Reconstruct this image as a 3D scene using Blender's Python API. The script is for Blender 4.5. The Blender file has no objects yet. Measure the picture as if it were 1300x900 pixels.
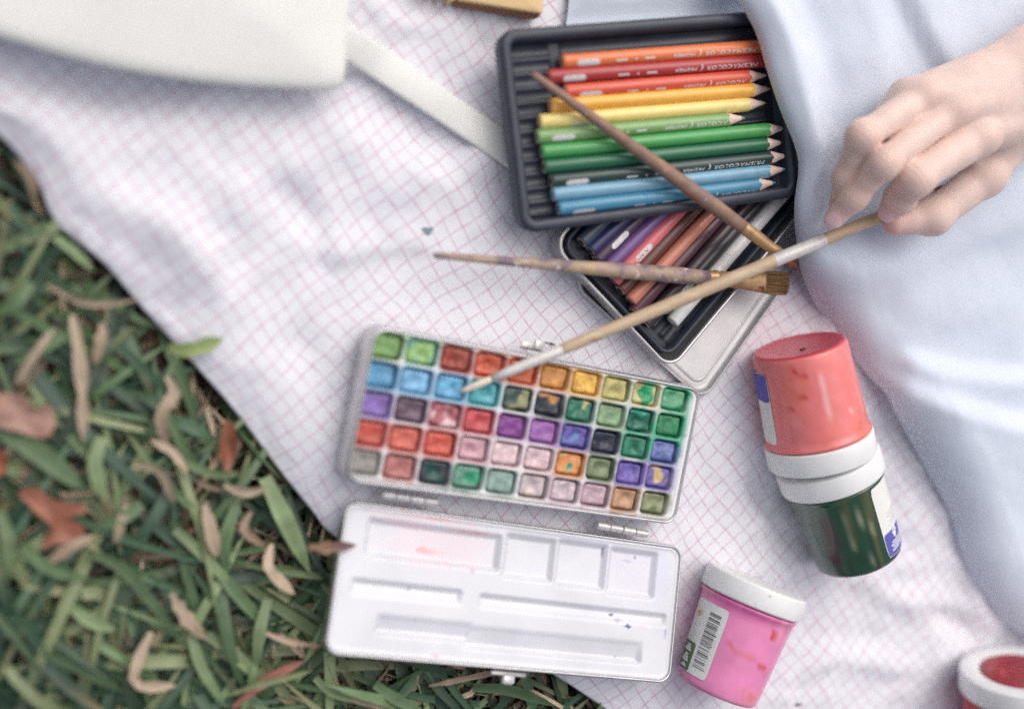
import bpy, math, random
import numpy as np
from mathutils import Vector, noise
random.seed(7); np.random.seed(7)
SC = bpy.context.scene; COLL = SC.collection

# ---------------------------------------------------------------- camera, world, sun, exposure
F = 1444.0                                   # focal length in photo pixels (1300 wide)
TILT, AZ, DIST = math.radians(22), math.radians(-10), 0.722
dv = np.array([math.sin(TILT)*math.cos(AZ), math.sin(TILT)*math.sin(AZ), -math.cos(TILT)])
rv = np.array([1., 0, 0]) - dv[0]*dv; rv /= np.linalg.norm(rv)
uv = np.cross(-dv, rv)
CAM = -dv*DIST
def W(px, py, z=0.0):
    """point at height z that the photograph shows at (px, py)"""
    d = dv + rv*(px-650)/F + uv*(450-py)/F
    return CAM + d*((z-CAM[2])/d[2])
def S(p):
    """metres per photo pixel at point p"""
    return float(np.dot(np.asarray(p)-CAM, dv))/F
cam_d = bpy.data.cameras.new('camera'); cam = bpy.data.objects.new('camera', cam_d); COLL.objects.link(cam)
cam_d.sensor_width = 36; cam_d.lens = F/1300*36; cam_d.clip_start = 0.01; cam_d.clip_end = 200
from mathutils import Matrix
cam.matrix_world = Matrix(((rv[0], uv[0], -dv[0], CAM[0]), (rv[1], uv[1], -dv[1], CAM[1]), (rv[2], uv[2], -dv[2], CAM[2]), (0, 0, 0, 1)))
cam_d.dof.use_dof = True
cam_d.dof.focus_distance = float(np.dot(W(960, 330, .03)-CAM, dv))
cam_d.dof.aperture_fstop = 1.3
SC.camera = cam
SUN_EL, SUN_AZ = math.radians(56), math.radians(62)      # azimuth measured from +X towards +Y
wd = bpy.data.worlds.new('World'); SC.world = wd; wd.use_nodes = True
nt = wd.node_tree; sky = nt.nodes.new('ShaderNodeTexSky'); sky.sky_type = 'NISHITA'; sky.sun_disc = False
sky.sun_elevation = SUN_EL; sky.sun_rotation = math.pi/2-SUN_AZ
sky.dust_density = 5.0; sky.air_density = 1.0; sky.ozone_density = 1.0
hs = nt.nodes.new('ShaderNodeHueSaturation'); hs.inputs['Saturation'].default_value = .52      # thin cloud: a paler sky
nt.links.new(sky.outputs[0], hs.inputs['Color']); nt.links.new(hs.outputs[0], nt.nodes['Background'].inputs[0]); nt.nodes['Background'].inputs[1].default_value = 0.12
sl = bpy.data.lights.new('sun', 'SUN'); so = bpy.data.objects.new('sun', sl); COLL.objects.link(so)
sl.energy = 1.3; sl.angle = math.radians(80); sl.color = (1, .945, .88)
so.rotation_euler = Vector((math.cos(SUN_EL)*math.cos(SUN_AZ), math.cos(SUN_EL)*math.sin(SUN_AZ), math.sin(SUN_EL))).to_track_quat('Z', 'Y').to_euler()
SC.view_settings.view_transform = 'Standard'; SC.view_settings.look = 'None'
SC.view_settings.exposure = 0.10; SC.view_settings.gamma = 1
SC.render.engine = 'CYCLES'
try:
    SC.cycles.max_bounces = 8; SC.cycles.use_denoising = False
except Exception: pass

# ---------------------------------------------------------------- helpers
def lin(c):
    return tuple((v/255/12.92 if v/255 <= .04045 else ((v/255+.055)/1.055)**2.4) for v in c)
def srgb(*c): return np.array(lin(c))
def nrm(v): v = np.asarray(v, float); return v/np.linalg.norm(v)
def sstep(a, b, x):
    t = np.clip((x-a)/(b-a), 0, 1); return t*t*(3-2*t)
def thing(name, label, cat, loc, group=None):
    o = bpy.data.objects.new(name, None); COLL.objects.link(o); o.location = tuple(loc); o.empty_display_size = .01
    o['label'] = label; o['category'] = cat
    if group: o['group'] = group
    return o
def tag(o, label, cat, group=None):
    o['label'] = label; o['category'] = cat
    if group: o['group'] = group
    return o
def mk(name, V, Fc, m, parent=None, smooth=True, col=None, loc=None):
    """one mesh object; V in world coordinates"""
    V = np.asarray(V, float)
    root = parent
    while root is not None and root.parent is not None: root = root.parent
    base = np.array(root.location) if root is not None else (np.array(loc) if loc is not None else V.mean(0))
    me = bpy.data.meshes.new(name)
    me.from_pydata((V-base).tolist(), [], [tuple(int(i) for i in f) for f in Fc])
    if smooth: me.polygons.foreach_set('use_smooth', [True]*len(me.polygons))
    if col is not None:
        a = me.color_attributes.new('Col', 'FLOAT_COLOR', 'POINT')
        c = np.ones((len(V), 4)); c[:, :3] = np.clip(col, 0, 1)
        a.data.foreach_set('color', c.ravel())
    me.update()
    if m: me.materials.append(m)
    o = bpy.data.objects.new(name, me); COLL.objects.link(o)
    if parent is not None: o.parent = parent
    else: o.location = tuple(base)
    return o
def merge(parts):
    V, Fc, off = [], [], 0
    for v, f in parts:
        V.append(np.asarray(v)); Fc += [tuple(i+off for i in q) for q in f]; off += len(v)
    return np.vstack(V), Fc
def gridf(n, m, wrap=False):
    """faces of an n x m vertex grid (n rows, m columns); wrap closes the columns"""
    f = []
    for i in range(n-1):
        for j in range(m if wrap else m-1):
            k = (j+1) % m
            f.append((i*m+j, i*m+k, (i+1)*m+k, (i+1)*m+j))
    return f
class Frame:
    def __init__(s, o, x, y, z): s.o, s.x, s.y, s.z = [np.asarray(a, float) for a in (o, x, y, z)]
    def w(s, P): P = np.asarray(P, float); return s.o + P[..., :1]*s.x + P[..., 1:2]*s.y + P[..., 2:3]*s.z
    def hit(s, px, py, h=0.0):
        """local (x, y, h) of the point of the plane local z = h seen at (px, py)"""
        d = dv + rv*(px-650)/F + uv*(450-py)/F
        t = np.dot(s.o+s.z*h-CAM, s.z)/np.dot(d, s.z)
        q = CAM+d*t-s.o
        return np.array([np.dot(q, s.x), np.dot(q, s.y), h])
def plane_frame(TL, TR, BL, BR=None):
    """frame of a rectangle from its corners; returns frame, half width, half height"""
    TL, TR, BL = map(np.asarray, (TL, TR, BL)); BR = TR+BL-TL if BR is None else np.asarray(BR)
    o = (TL+TR+BL+BR)/4
    x = nrm((TR-TL)+(BR-BL)); y = (TL-BL)+(TR-BR); y = nrm(y-np.dot(y, x)*x); z = np.cross(x, y)
    hx = (np.dot(TR-TL, x)+np.dot(BR-BL, x))/4; hy = (np.dot(TL-BL, y)+np.dot(TR-BR, y))/4
    return Frame(o, x, y, z), hx, hy
def axis_frame(p0, p1, up=(0, 0, 1)):
    x = nrm(np.asarray(p1)-np.asarray(p0)); y = nrm(np.cross(up, x)); z = np.cross(x, y)
    return Frame(p0, x, y, z)
def lathe(fr, prof, n=32, cap0=True, cap1=True):
    """prof: (x, r) along the frame's x axis; angle 0 is local z, growing towards local y"""
    th = np.arange(n)*2*math.pi/n
    V = np.vstack([fr.w(np.stack([np.full(n, x), r*np.sin(th), r*np.cos(th)], -1)) for x, r in prof])
    k = len(prof); Fc = [tuple(reversed(q)) for q in gridf(k, n, True)]
    if cap0: Fc.append(tuple(range(n)))
    if cap1: Fc.append(tuple(reversed(range((k-1)*n, k*n))))
    return V, [tuple(reversed(q)) for q in Fc]
def rr_loop(hx, hy, r, n=7):
    P = []
    for cx, cy, a0 in ((hx-r, hy-r, 0), (-hx+r, hy-r, 90), (-hx+r, -hy+r, 180), (hx-r, -hy+r, 270)):
        for i in range(n):
            a = math.radians(a0+90*i/(n-1)); P.append((cx+r*math.cos(a), cy+r*math.sin(a)))
    return np.array(P)
def loft(fr, hx, hy, r, prof, n=7, cap0=True, cap1=True):
    """prof: (inset, z) loops of a rounded rectangle"""
    V = []
    for ins, z in prof:
        L = rr_loop(hx-ins, hy-ins, max(r-ins, .0008), n); V.append(fr.w(np.c_[L, np.full(len(L), z)]))
    m = len(V[0]); Fc = gridf(len(prof), m, True)
    if cap0: Fc.append(tuple(reversed(range(m))))
    if cap1: Fc.append(tuple(range((len(prof)-1)*m, len(prof)*m)))
    return np.vstack(V), Fc
def rr_sdf(X, Y, hx, hy, r):
    qx, qy = np.abs(X)-hx+r, np.abs(Y)-hy+r
    return np.hypot(np.maximum(qx, 0), np.maximum(qy, 0))+np.minimum(np.maximum(qx, qy), 0)-r
def field(fr, hx, hy, r, res, zf, cf=None):
    """height field over a rounded rectangle: vertices, faces, colours"""
    nx, ny = max(3, int(2*hx/res)), max(3, int(2*hy/res))
    X, Y = np.meshgrid(np.linspace(-hx, hx, nx), np.linspace(-hy, hy, ny))
    d = rr_sdf(X, Y, hx, hy, r); out = d > 1e-9
    qx, qy = np.maximum(np.abs(X)-hx+r, 0), np.maximum(np.abs(Y)-hy+r, 0); l = np.hypot(qx, qy)+1e-12
    X = np.where(out, X-np.sign(X)*qx/l*d, X); Y = np.where(out, Y-np.sign(Y)*qy/l*d, Y)
    Z = zf(X, Y)
    V = fr.w(np.stack([X, Y, Z], -1).reshape(-1, 3)); o = out.ravel()
    Fc = [q for q in gridf(ny, nx) if not all(o[i] for i in q)]
    return V, Fc, (cf(X, Y).reshape(-1, 3) if cf else None)
def nz(X, Y, sc, seed=0.0):
    a = np.stack([np.ravel(X)*sc, np.ravel(Y)*sc], -1)
    return np.array([noise.noise((p[0]+seed*7.3, p[1]-seed*3.1, seed*1.7)) for p in a]).reshape(np.shape(X))
def box(fr, x0, x1, y0, y1, z0, z1, b=.0004):
    f2 = Frame(fr.w(np.array([(x0+x1)/2, (y0+y1)/2, 0])), fr.x, fr.y, fr.z)
    return loft(f2, (x1-x0)/2, (y1-y0)/2, b*1.5, [(b, z0), (0, z0+b), (0, z1-b), (b, z1)], 3)
_txt = {}
def text2d(s):
    """flat text: verts (n, 2) with cap height 1 and start at 0, faces, width"""
    if s not in _txt:
        c = bpy.data.curves.new('text', 'FONT'); c.body = s; c.resolution_u = 2
        o = bpy.data.objects.new('text', c); COLL.objects.link(o)
        dg = bpy.context.evaluated_depsgraph_get(); me = bpy.data.meshes.new_from_object(o.evaluated_get(dg))
        P = np.array([v.co[:2] for v in me.vertices]); Fc = [tuple(p.vertices) for p in me.polygons]
        bpy.data.objects.remove(o); bpy.data.curves.remove(c); bpy.data.meshes.remove(me)
        P[:, 0] -= P[:, 0].min(); h = .73
        P /= h; _txt[s] = (P, Fc, P[:, 0].max())
    return _txt[s]
def on_barrel(fr, u, a, R):
    """points on a cylinder round the frame's x axis: u along it, a the angle from local z towards -y"""
    return fr.w(np.stack([u, -R*np.sin(a), R*np.cos(a)], -1))

# ---------------------------------------------------------------- materials
def mat(name, col=(.5, .5, .5), rough=.5, metal=0., vcol=False, var=.0, vscale=60, bump=0., bscale=300, coat=0., sss=0., spec=.5, stretch=None, sheen=0., spots=None):
    m = bpy.data.materials.new(name); m.use_nodes = True; n = m.node_tree; b = n.nodes['Principled BSDF']
    b.inputs['Roughness'].default_value = rough; b.inputs['Metallic'].default_value = metal
    b.inputs['Coat Weight'].default_value = coat; b.inputs['Coat Roughness'].default_value = .15
    b.inputs['Specular IOR Level'].default_value = spec
    if sheen: b.inputs['Sheen Weight'].default_value = sheen
    tc = n.nodes.new('ShaderNodeTexCoord'); vec = tc.outputs['Object']
    if stretch:
        mp = n.nodes.new('ShaderNodeMapping'); mp.inputs['Scale'].default_value = stretch; n.links.new(vec, mp.inputs[0]); vec = mp.outputs[0]
    if vcol:
        at = n.nodes.new('ShaderNodeAttribute'); at.attribute_name = 'Col'; src = at.outputs['Color']
    else:
        rgb = n.nodes.new('ShaderNodeRGB'); rgb.outputs[0].default_value = (*col, 1); src = rgb.outputs[0]
    if var:
        t = n.nodes.new('ShaderNodeTexNoise'); t.inputs['Scale'].default_value = vscale; t.inputs['Detail'].default_value = 5; n.links.new(vec, t.inputs['Vector'])
        r = n.nodes.new('ShaderNodeMapRange'); r.inputs[1].default_value = .3; r.inputs[2].default_value = .7
        r.inputs[3].default_value = 1-var; r.inputs[4].default_value = 1+var; n.links.new(t.outputs[0], r.inputs[0])
        x = n.nodes.new('ShaderNodeVectorMath'); x.operation = 'SCALE'; n.links.new(src, x.inputs[0]); n.links.new(r.outputs[0], x.inputs['Scale']); src = x.outputs[0]
    for i, (c, sc, lo, hi) in enumerate(spots or []):
        t = n.nodes.new('ShaderNodeTexNoise'); t.inputs['Scale'].default_value = sc; t.inputs['Detail'].default_value = 4
        ad = n.nodes.new('ShaderNodeVectorMath'); ad.inputs[1].default_value = (3.1*i+1, 1.7*i, 2.3*i); n.links.new(vec, ad.inputs[0]); n.links.new(ad.outputs[0], t.inputs['Vector'])
        r = n.nodes.new('ShaderNodeMapRange'); r.inputs[1].default_value = lo; r.inputs[2].default_value = hi; n.links.new(t.outputs[0], r.inputs[0])
        mx = n.nodes.new('ShaderNodeMix'); mx.data_type = 'RGBA'; n.links.new(r.outputs[0], mx.inputs[0]); n.links.new(src, mx.inputs[6]); mx.inputs[7].default_value = (*c, 1); src = mx.outputs[2]
    n.links.new(src, b.inputs['Base Color'])
    if sss:
        b.inputs['Subsurface Weight'].default_value = sss; b.inputs['Subsurface Radius'].default_value = (.0035, .0018, .0012); b.inputs['Subsurface Scale'].default_value = 1.0
    if bump:
        t = n.nodes.new('ShaderNodeTexNoise'); t.inputs['Scale'].default_value = bscale; t.inputs['Detail'].default_value = 4; n.links.new(vec, t.inputs['Vector'])
        bp = n.nodes.new('ShaderNodeBump'); bp.inputs['Strength'].default_value = bump; bp.inputs['Distance'].default_value = .001
        n.links.new(t.outputs[0], bp.inputs['Height']); n.links.new(bp.outputs[0], b.inputs['Normal'])
    return m
M_black = mat('black plastic', (.026, .033, .053), .46, var=.25, vscale=90, bump=.12, bscale=500, spec=.6)
M_silver = mat('brushed tin', (.60, .59, .60), .34, .85, var=.06, vscale=120, bump=.06, bscale=300)
M_silver2 = mat('tin plate inside', (.50, .49, .505), .48, .6, var=.07, vscale=70, bump=.05, bscale=200)
M_chrome = mat('hinge metal', (.66, .63, .62), .42, .45, var=.12, vscale=300)
M_enamel = mat('white enamel', vcol=True, rough=.32, var=.03, vscale=60, coat=.15)
M_paint = mat('dried watercolour', vcol=True, rough=.42, var=.18, vscale=260, bump=.5, bscale=420)
M_jarcol = mat('jar paint', vcol=True, rough=.32, var=.09, vscale=90, coat=.18, bump=.12, bscale=160)
M_glass = mat('glossy jar wall', vcol=True, rough=.16, var=.08, vscale=90, coat=.5)
M_cap = mat('white plastic cap', (.78, .78, .78), .42, var=.04, vscale=80, bump=.05, bscale=200, spots=[(lin((205, 90, 95)), 55, .70, .78), (lin((170, 160, 150)), 130, .68, .76)])
M_paper = mat('label paper', (.74, .74, .72), .6, var=.04, vscale=120)
M_ink = mat('black print', (.06, .06, .07), .6)
M_blueink = mat('blue print', lin((88, 88, 170)), .6, var=.06)
M_greenink = mat('green print', lin((92, 118, 78)), .6, var=.06)
M_whiteink = mat('white print', (.75, .75, .76), .6)
M_orangeink = mat('orange print', lin((225, 170, 130)), .6)
M_foil = mat('silver foil print', (.80, .79, .78), .45, 0.)
M_pill = mat('pale foil label', (.70, .67, .67), .45, 0., var=.2, vscale=900)
M_cedar = mat('sharpened cedar', lin((228, 202, 188)), .7, var=.12, vscale=300, bump=.3, bscale=900)
M_skin = mat('skin', vcol=True, rough=.48, var=.06, vscale=90, bump=.16, bscale=900, sss=.25, spec=.35)
M_dress = mat('pale blue fabric', lin((213, 221, 234)), .95, var=.03, vscale=25, bump=.35, bscale=1100, spec=.15)
M_tote = mat('cream canvas', lin((230, 229, 224)), .9, var=.04, vscale=25, bump=.35, bscale=900)
M_wood = mat('pale wood', lin((222, 190, 140)), .6, var=.14, vscale=60, stretch=(1, 6, 6), bump=.1)
M_woodd = mat('dark wood edge', lin((138, 92, 66)), .6, var=.2, vscale=80)
M_soil = mat('soil', lin((52, 46, 38)), .95, var=.5, vscale=60, bump=.8, bscale=150)
M_grass = mat('grass blade', vcol=True, rough=.5, var=.18, vscale=90, bump=.15, bscale=300)
M_brass = mat('worn brass ferrule', lin((182, 148, 108)), .42, .45, var=.25, vscale=200, spots=[(lin((120, 70, 45)), 120, .60, .70)])
M_bristle = mat('brown bristle', lin((122, 90, 56)), .7, var=.5, vscale=900, stretch=(.05, 1, 1), bump=.6, bscale=900)
M_bristleR = mat('bristle stiff with red paint', lin((150, 76, 52)), .6, var=.3, vscale=500)
M_handA = mat('worn brown brush handle', lin((144, 114, 98)), .6, var=.22, vscale=120, bump=.3, bscale=500, spots=[(lin((172, 92, 70)), 70, .56, .68), (lin((128, 112, 118)), 95, .58, .68), (lin((214, 198, 178)), 210, .68, .74)])
M_handB = mat('paint stained brush handle', lin((170, 146, 128)), .55, var=.12, vscale=120, bump=.25, bscale=500, spots=[(lin((120, 104, 116)), 75, .48, .62), (lin((214, 204, 198)), 130, .62, .70), (lin((196, 168, 112)), 60, .62, .72)])
M_handC = mat('bare birch brush handle', lin((190, 166, 136)), .5, var=.08, vscale=90, stretch=(.3, 1, 1), bump=.12, bscale=500, spots=[(lin((212, 198, 176)), 60, .55, .7), (lin((150, 122, 98)), 140, .62, .74)])
M_ferC = mat('white painted ferrule', lin((206, 202, 199)), .4, .1, var=.1, vscale=150, spots=[(lin((190, 180, 176)), 200, .6, .7)])
M_nylon = mat('pale bristle', lin((214, 204, 186)), .5, var=.2, vscale=600)
def flat(name, c, rough=.38, coat=.25): return mat(name, lin(c), rough, var=.07, vscale=200, coat=coat)

# ---------------------------------------------------------------- picnic cloth (gridded)
def resample(P, step):
    P = np.asarray(P, float)
    t = np.r_[0, np.cumsum(np.linalg.norm(np.diff(P, axis=0), axis=1))]
    # smooth (catmull-rom) then uniform
    Q = []
    for i in range(len(P)-1):
        p0, p1, p2, p3 = P[max(i-1, 0)], P[i], P[i+1], P[min(i+2, len(P)-1)]
        for s in np.linspace(0, 1, 12, endpoint=False):
            Q.append(.5*((2*p1)+(-p0+p2)*s+(2*p0-5*p1+4*p2-p3)*s*s+(-p0+3*p1-3*p2+p3)*s**3))
    Q.append(P[-1]); Q = np.array(Q)
    t = np.r_[0, np.cumsum(np.linalg.norm(np.diff(Q, axis=0), axis=1))]
    n = max(2, int(t[-1]/step)); tt = np.linspace(0, t[-1], n)
    return np.stack([np.interp(tt, t, Q[:, k]) for k in range(Q.shape[1])], -1)
EDGE = [(-420, -330), (-250, -110), (-110, 70), (0, 172), (28, 203), (50, 235), (62, 268), (80, 292), (130, 332), (165, 372), (200, 412), (240, 455), (300, 523), (352, 592), (400, 652), (428, 684), (520, 745), (620, 808), (720, 868), (790, 915), (900, 990), (1060, 1100), (1240, 1240)]
EDGEW = resample([W(x, y, 0)[:2] for x, y in EDGE], .004)
IN = nrm([.72, .70])
def poly_dist(X, Y, poly):
    """signed distance to an open polyline (positive on its left) and position along it"""
    P = np.asarray(poly, float)[:, :2]; best = np.full(X.shape, 1e9); sg = np.zeros(X.shape); al = np.zeros(X.shape)
    n = len(P)-1
    for i in range(n):
        a, b = P[i], P[i+1]; e = b-a; L2 = e@e
        t = np.clip(((X-a[0])*e[0]+(Y-a[1])*e[1])/L2, 0, 1)
        dx, dy = X-a[0]-t*e[0], Y-a[1]-t*e[1]; d = np.hypot(dx, dy); c = e[0]*dy-e[1]*dx
        m = d < best; best = np.where(m, d, best); sg = np.where(m, np.sign(c), sg); al = np.where(m, (i+t)/n, al)
    return best, sg, al
# (pixel polyline, ridge height, width)
CLOTH_FOLDS = [([(520, 285), (455, 350), (385, 440)], -.005, .010), ([(560, 250), (480, 330), (415, 400)], .005, .013),
    ([(300, 300), (250, 330), (190, 385)], .004, .014), ([(430, 180), (330, 230), (240, 270)], .005, .018), ([(210, 120), (120, 110), (0, 90)], -.006, .016),
    ([(640, 210), (560, 215), (480, 250)], .005, .012), ([(1170, 770), (1205, 785), (1240, 808)], -.006, .007), ([(1090, 740), (1150, 765), (1215, 770)], .005, .010),
    ([(1030, 720), (1010, 740), (990, 770)], -.004, .007), ([(1075, 700), (1110, 720), (1160, 715)], .004, .010), ([(600, 30), (620, 60), (640, 90)], -.004, .010),
    ([(980, 395), (1030, 400), (1060, 420)], .005, .008), ([(940, 590), (970, 640), (1010, 690)], -.003, .008), ([(880, 700), (935, 665), (990, 660)], .003, .010),
    ([(400, 300), (440, 330), (500, 330)], .004, .008), ([(300, 210), (380, 260), (420, 330)], -.004, .010), ([(140, 250), (230, 300), (300, 390)], .004, .011), ([(470, 90), (520, 110), (600, 180)], .004, .010), ([(930, 520), (950, 560), (940, 620)], .004, .006), ([(1120, 470), (1150, 560), (1200, 650)], .004, .007), ([(1000, 860), (1060, 830), (1160, 850)], .004, .009), ([(700, 420), (660, 400), (600, 400)], .003, .008),
    ([(330, 470), (380, 540), (420, 600)], .003, .015), ([(900, 560), (930, 620), (920, 690)], .003, .009), ([(500, 130), (560, 190), (600, 240)], -.003, .012), ([(1230, 730), (1250, 780), (1290, 800)], .004, .01)]
def cloth_z(X, Y, s):
    z = .0032*nz(X, Y, 14, 1)+.0022*nz(X, Y, 34, 2)+.0012*nz(X*1.5-Y*.7, Y+X*.5, 60, 3)+.0007*nz(X, Y, 110, 4)
    wx, wy = X+.012*nz(X, Y, 18, 21), Y+.012*nz(X, Y, 18, 22)
    z = z+.0026*(1-np.abs(nz(wx, wy, 11, 23)))**12+.0020*(1-np.abs(nz(wx*1.3, wy*.8, 23, 24)))**8
    for pl, h, w in CLOTH_FOLDS:
        d, sg, al = poly_dist(X, Y, [W(*p) for p in pl]); z = z+1.5*h*np.exp(-(d/w)**2)*np.sin(np.clip(al, .08, .92)*math.pi)**.6
    # flat where things lie on it
    for c, r in FLAT:
        d = poly_dist(X, Y, c)[0]; k = sstep(r, r+.03, d); z = np.minimum(z, .0005+(.02)*k*k) if True else z
    z = z*1.0
    z += .0003*sstep(.0085, .0072, s)                       # turned hem
    z -= .010*(1-np.clip(s/.035, 0, 1))**2
    return z
FLAT = [([W(520, 520)[:2], W(820, 580)[:2]], .085), ([W(560, 740)[:2], W(780, 780)[:2]], .06), ([W(800, 300)[:2], W(900, 420)[:2]], .075), ([W(760, 110)[:2], W(980, 100)[:2]], .07),
        ([W(1030, 540)[:2], W(1080, 660)[:2]], .028), ([W(950, 770)[:2], W(915, 850)[:2]], .028)]
ns, nt_ = 205, len(EDGEW)
sv = np.r_[.0025, .0005, 0, np.linspace(.0015, .013, 14), np.linspace(.017, 1.0, ns-17)]
X = EDGEW[:, None, 0]+sv[None]*IN[0]; Y = EDGEW[:, None, 1]+sv[None]*IN[1]
Z = cloth_z(X, Y, np.broadcast_to(sv[None], X.shape)); Z[:, 0] -= .0022; Z[:, 1] -= .0016
m = bpy.data.materials.new('white cloth with pink grid'); m.use_nodes = True; n = m.node_tree; b = n.nodes['Principled BSDF']; b.inputs['Roughness'].default_value = .85
tc = n.nodes.new('ShaderNodeTexCoord'); nzn = n.nodes.new('ShaderNodeTexNoise'); nzn.inputs['Scale'].default_value = 9; nzn.inputs['Detail'].default_value = 2
n.links.new(tc.outputs['Object'], nzn.inputs['Vector'])
sb = n.nodes.new('ShaderNodeVectorMath'); sb.operation = 'SUBTRACT'; sb.inputs[1].default_value = (.5, .5, .5); n.links.new(nzn.outputs['Color'], sb.inputs[0])
s2 = n.nodes.new('ShaderNodeVectorMath'); s2.operation = 'SCALE'; s2.inputs['Scale'].default_value = .034; n.links.new(sb.outputs[0], s2.inputs[0])
ad = n.nodes.new('ShaderNodeVectorMath'); n.links.new(tc.outputs['Object'], ad.inputs[0]); n.links.new(s2.outputs[0], ad.inputs[1])
mask = None
fine = n.nodes.new('ShaderNodeTexNoise'); fine.inputs['Scale'].default_value = 160; n.links.new(tc.outputs['Object'], fine.inputs['Vector'])
for ang in (38, 129):
    dt = n.nodes.new('ShaderNodeVectorMath'); dt.operation = 'DOT_PRODUCT'; n.links.new(ad.outputs[0], dt.inputs[0]); dt.inputs[1].default_value = (math.cos(math.radians(ang)), math.sin(math.radians(ang)), 0)
    pp = n.nodes.new('ShaderNodeMath'); pp.operation = 'PINGPONG'; pp.inputs[1].default_value = .0047; n.links.new(dt.outputs['Value'], pp.inputs[0])
    mr = n.nodes.new('ShaderNodeMapRange'); mr.inputs[1].default_value = .00022; mr.inputs[2].default_value = .00054; mr.inputs[3].default_value = 1; mr.inputs[4].default_value = 0; n.links.new(pp.outputs[0], mr.inputs[0])
    if mask is None: mask = mr.outputs[0]
    else:
        mxx = n.nodes.new('ShaderNodeMath'); mxx.operation = 'MAXIMUM'; n.links.new(mask, mxx.inputs[0]); n.links.new(mr.outputs[0], mxx.inputs[1]); mask = mxx.outputs[0]
fm = n.nodes.new('ShaderNodeMapRange'); fm.inputs[1].default_value = .35; fm.inputs[2].default_value = .65; fm.inputs[3].default_value = .38; fm.inputs[4].default_value = .84; n.links.new(fine.outputs[0], fm.inputs[0])
ml = n.nodes.new('ShaderNodeMath'); ml.operation = 'MULTIPLY'; n.links.new(mask, ml.inputs[0]); n.links.new(fm.outputs[0], ml.inputs[1])
mx = n.nodes.new('ShaderNodeMix'); mx.data_type = 'RGBA'; mx.inputs[6].default_value = (*lin((225, 225, 232)), 1); mx.inputs[7].default_value = (*lin((194, 146, 174)), 1)
n.links.new(ml.outputs[0], mx.inputs[0]); n.links.new(mx.outputs[2], b.inputs['Base Color'])
wv = n.nodes.new('ShaderNodeTexNoise'); wv.inputs['Scale'].default_value = 900; n.links.new(tc.outputs['Object'], wv.inputs['Vector'])
wr = n.nodes.new('ShaderNodeTexNoise'); wr.inputs['Scale'].default_value = 70; wr.inputs['Detail'].default_value = 3; n.links.new(tc.outputs['Object'], wr.inputs['Vector'])
bp0 = n.nodes.new('ShaderNodeBump'); bp0.inputs['Strength'].default_value = .25; bp0.inputs['Distance'].default_value = .004; n.links.new(wr.outputs[0], bp0.inputs['Height'])
bp = n.nodes.new('ShaderNodeBump'); bp.inputs['Strength'].default_value = .15; bp.inputs['Distance'].default_value = .0006; n.links.new(wv.outputs[0], bp.inputs['Height']); n.links.new(bp0.outputs[0], bp.inputs['Normal']); n.links.new(bp.outputs[0], b.inputs['Normal'])
TAN_ = np.array([-IN[1], IN[0]]); _tc = EDGEW@TAN_; _o = np.argsort(_tc); _tc, _ec = _tc[_o], (EDGEW@IN)[_o]
def inside(V):
    """how far points lie in from the cloth's edge (negative: out on the lawn)"""
    return V[:, :2]@IN-np.interp(V[:, :2]@TAN_, _tc, _ec)
cl = mk('picnic_cloth', np.stack([X, Y, Z], -1).reshape(-1, 3), gridf(nt_, ns), m, loc=(0, 0, 0))
def spot(px, py, a, b_, c, name):
    p = W(px, py, 0); q = np.array([p[0]])[None], np.array([p[1]])[None]; th = np.arange(14)*2*math.pi/14
    sx = float(inside(p[None])[0]); rad = 1+.3*np.sin(th*3+px)
    X_ = p[0]+a*np.cos(th)*rad; Y_ = p[1]+b_*np.sin(th)*rad; X_ = np.r_[p[0], X_]; Y_ = np.r_[p[1], Y_]
    V = np.c_[X_, Y_, cloth_z(X_[None], Y_[None], np.full((1, 15), max(sx, .1)))[0]+.0006]
    mk(name, V, [(0, i+1, (i+1) % 14+1) for i in range(14)], mat(name, lin(c), .7, var=.2, vscale=300), cl)
tag(cl, 'white picnic cloth with thin pink grid lines spread over the grass', 'picnic cloth')
spot(540, 293, .0035, .0022, (120, 136, 148), 'paint_spot'); spot(1012, 893, .003, .001, (90, 96, 88), 'paint_spot')

# ---------------------------------------------------------------- ground and grass
g = 30.0
gx = np.r_[-g, np.linspace(-1.2, 1.2, 40), g]; GX, GY = np.meshgrid(gx, gx)
gz_ = -.042+.006*nz(GX, GY, 18, 5)*(np.hypot(GX, GY) < 1.3)
gd = mk('ground', np.stack([GX, GY, gz_], -1).reshape(-1, 3), gridf(42, 42), M_soil, loc=(0, 0, 0)); gd['kind'] = 'structure'
def blade(pts, w, fold=.25, seg=None, twist=0.0, tip=.12, base=.55, ex=2.2, ragged=0.):
    """grass blade along pts (k, 3): three vertices across; tapering; V section"""
    P = np.asarray(pts, float); k = len(P)
    T = np.gradient(P, axis=0); T /= np.linalg.norm(T, axis=1, keepdims=True)+1e-12
    up = np.array([0, 0, 1.]); Sd = np.cross(T, up); Sd /= np.linalg.norm(Sd, axis=1, keepdims=True)+1e-9
    Nn = np.cross(Sd, T); t = np.linspace(0, 1, k)
    a = twist*t; Sd, Nn = Sd*np.cos(a)[:, None]+Nn*np.sin(a)[:, None], Nn*np.cos(a)[:, None]-Sd*np.sin(a)[:, None]
    ww = w*.5*np.where(t < .35, base+(1-base)*t/.35, np.clip((1-((t-.35)/.65)**ex), tip*.3, 1))
    if ragged: ww = ww*(1+ragged*np.array([noise.noise((p[0]*300, p[1]*300, 5.)) for p in P]))
    L, R = P-Sd*ww[:, None]+Nn*(ww*fold)[:, None], P+Sd*ww[:, None]+Nn*(ww*fold)[:, None]
    V = np.stack([L, P, R], 1).reshape(-1, 3)
    return V, gridf(k, 3)
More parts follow.
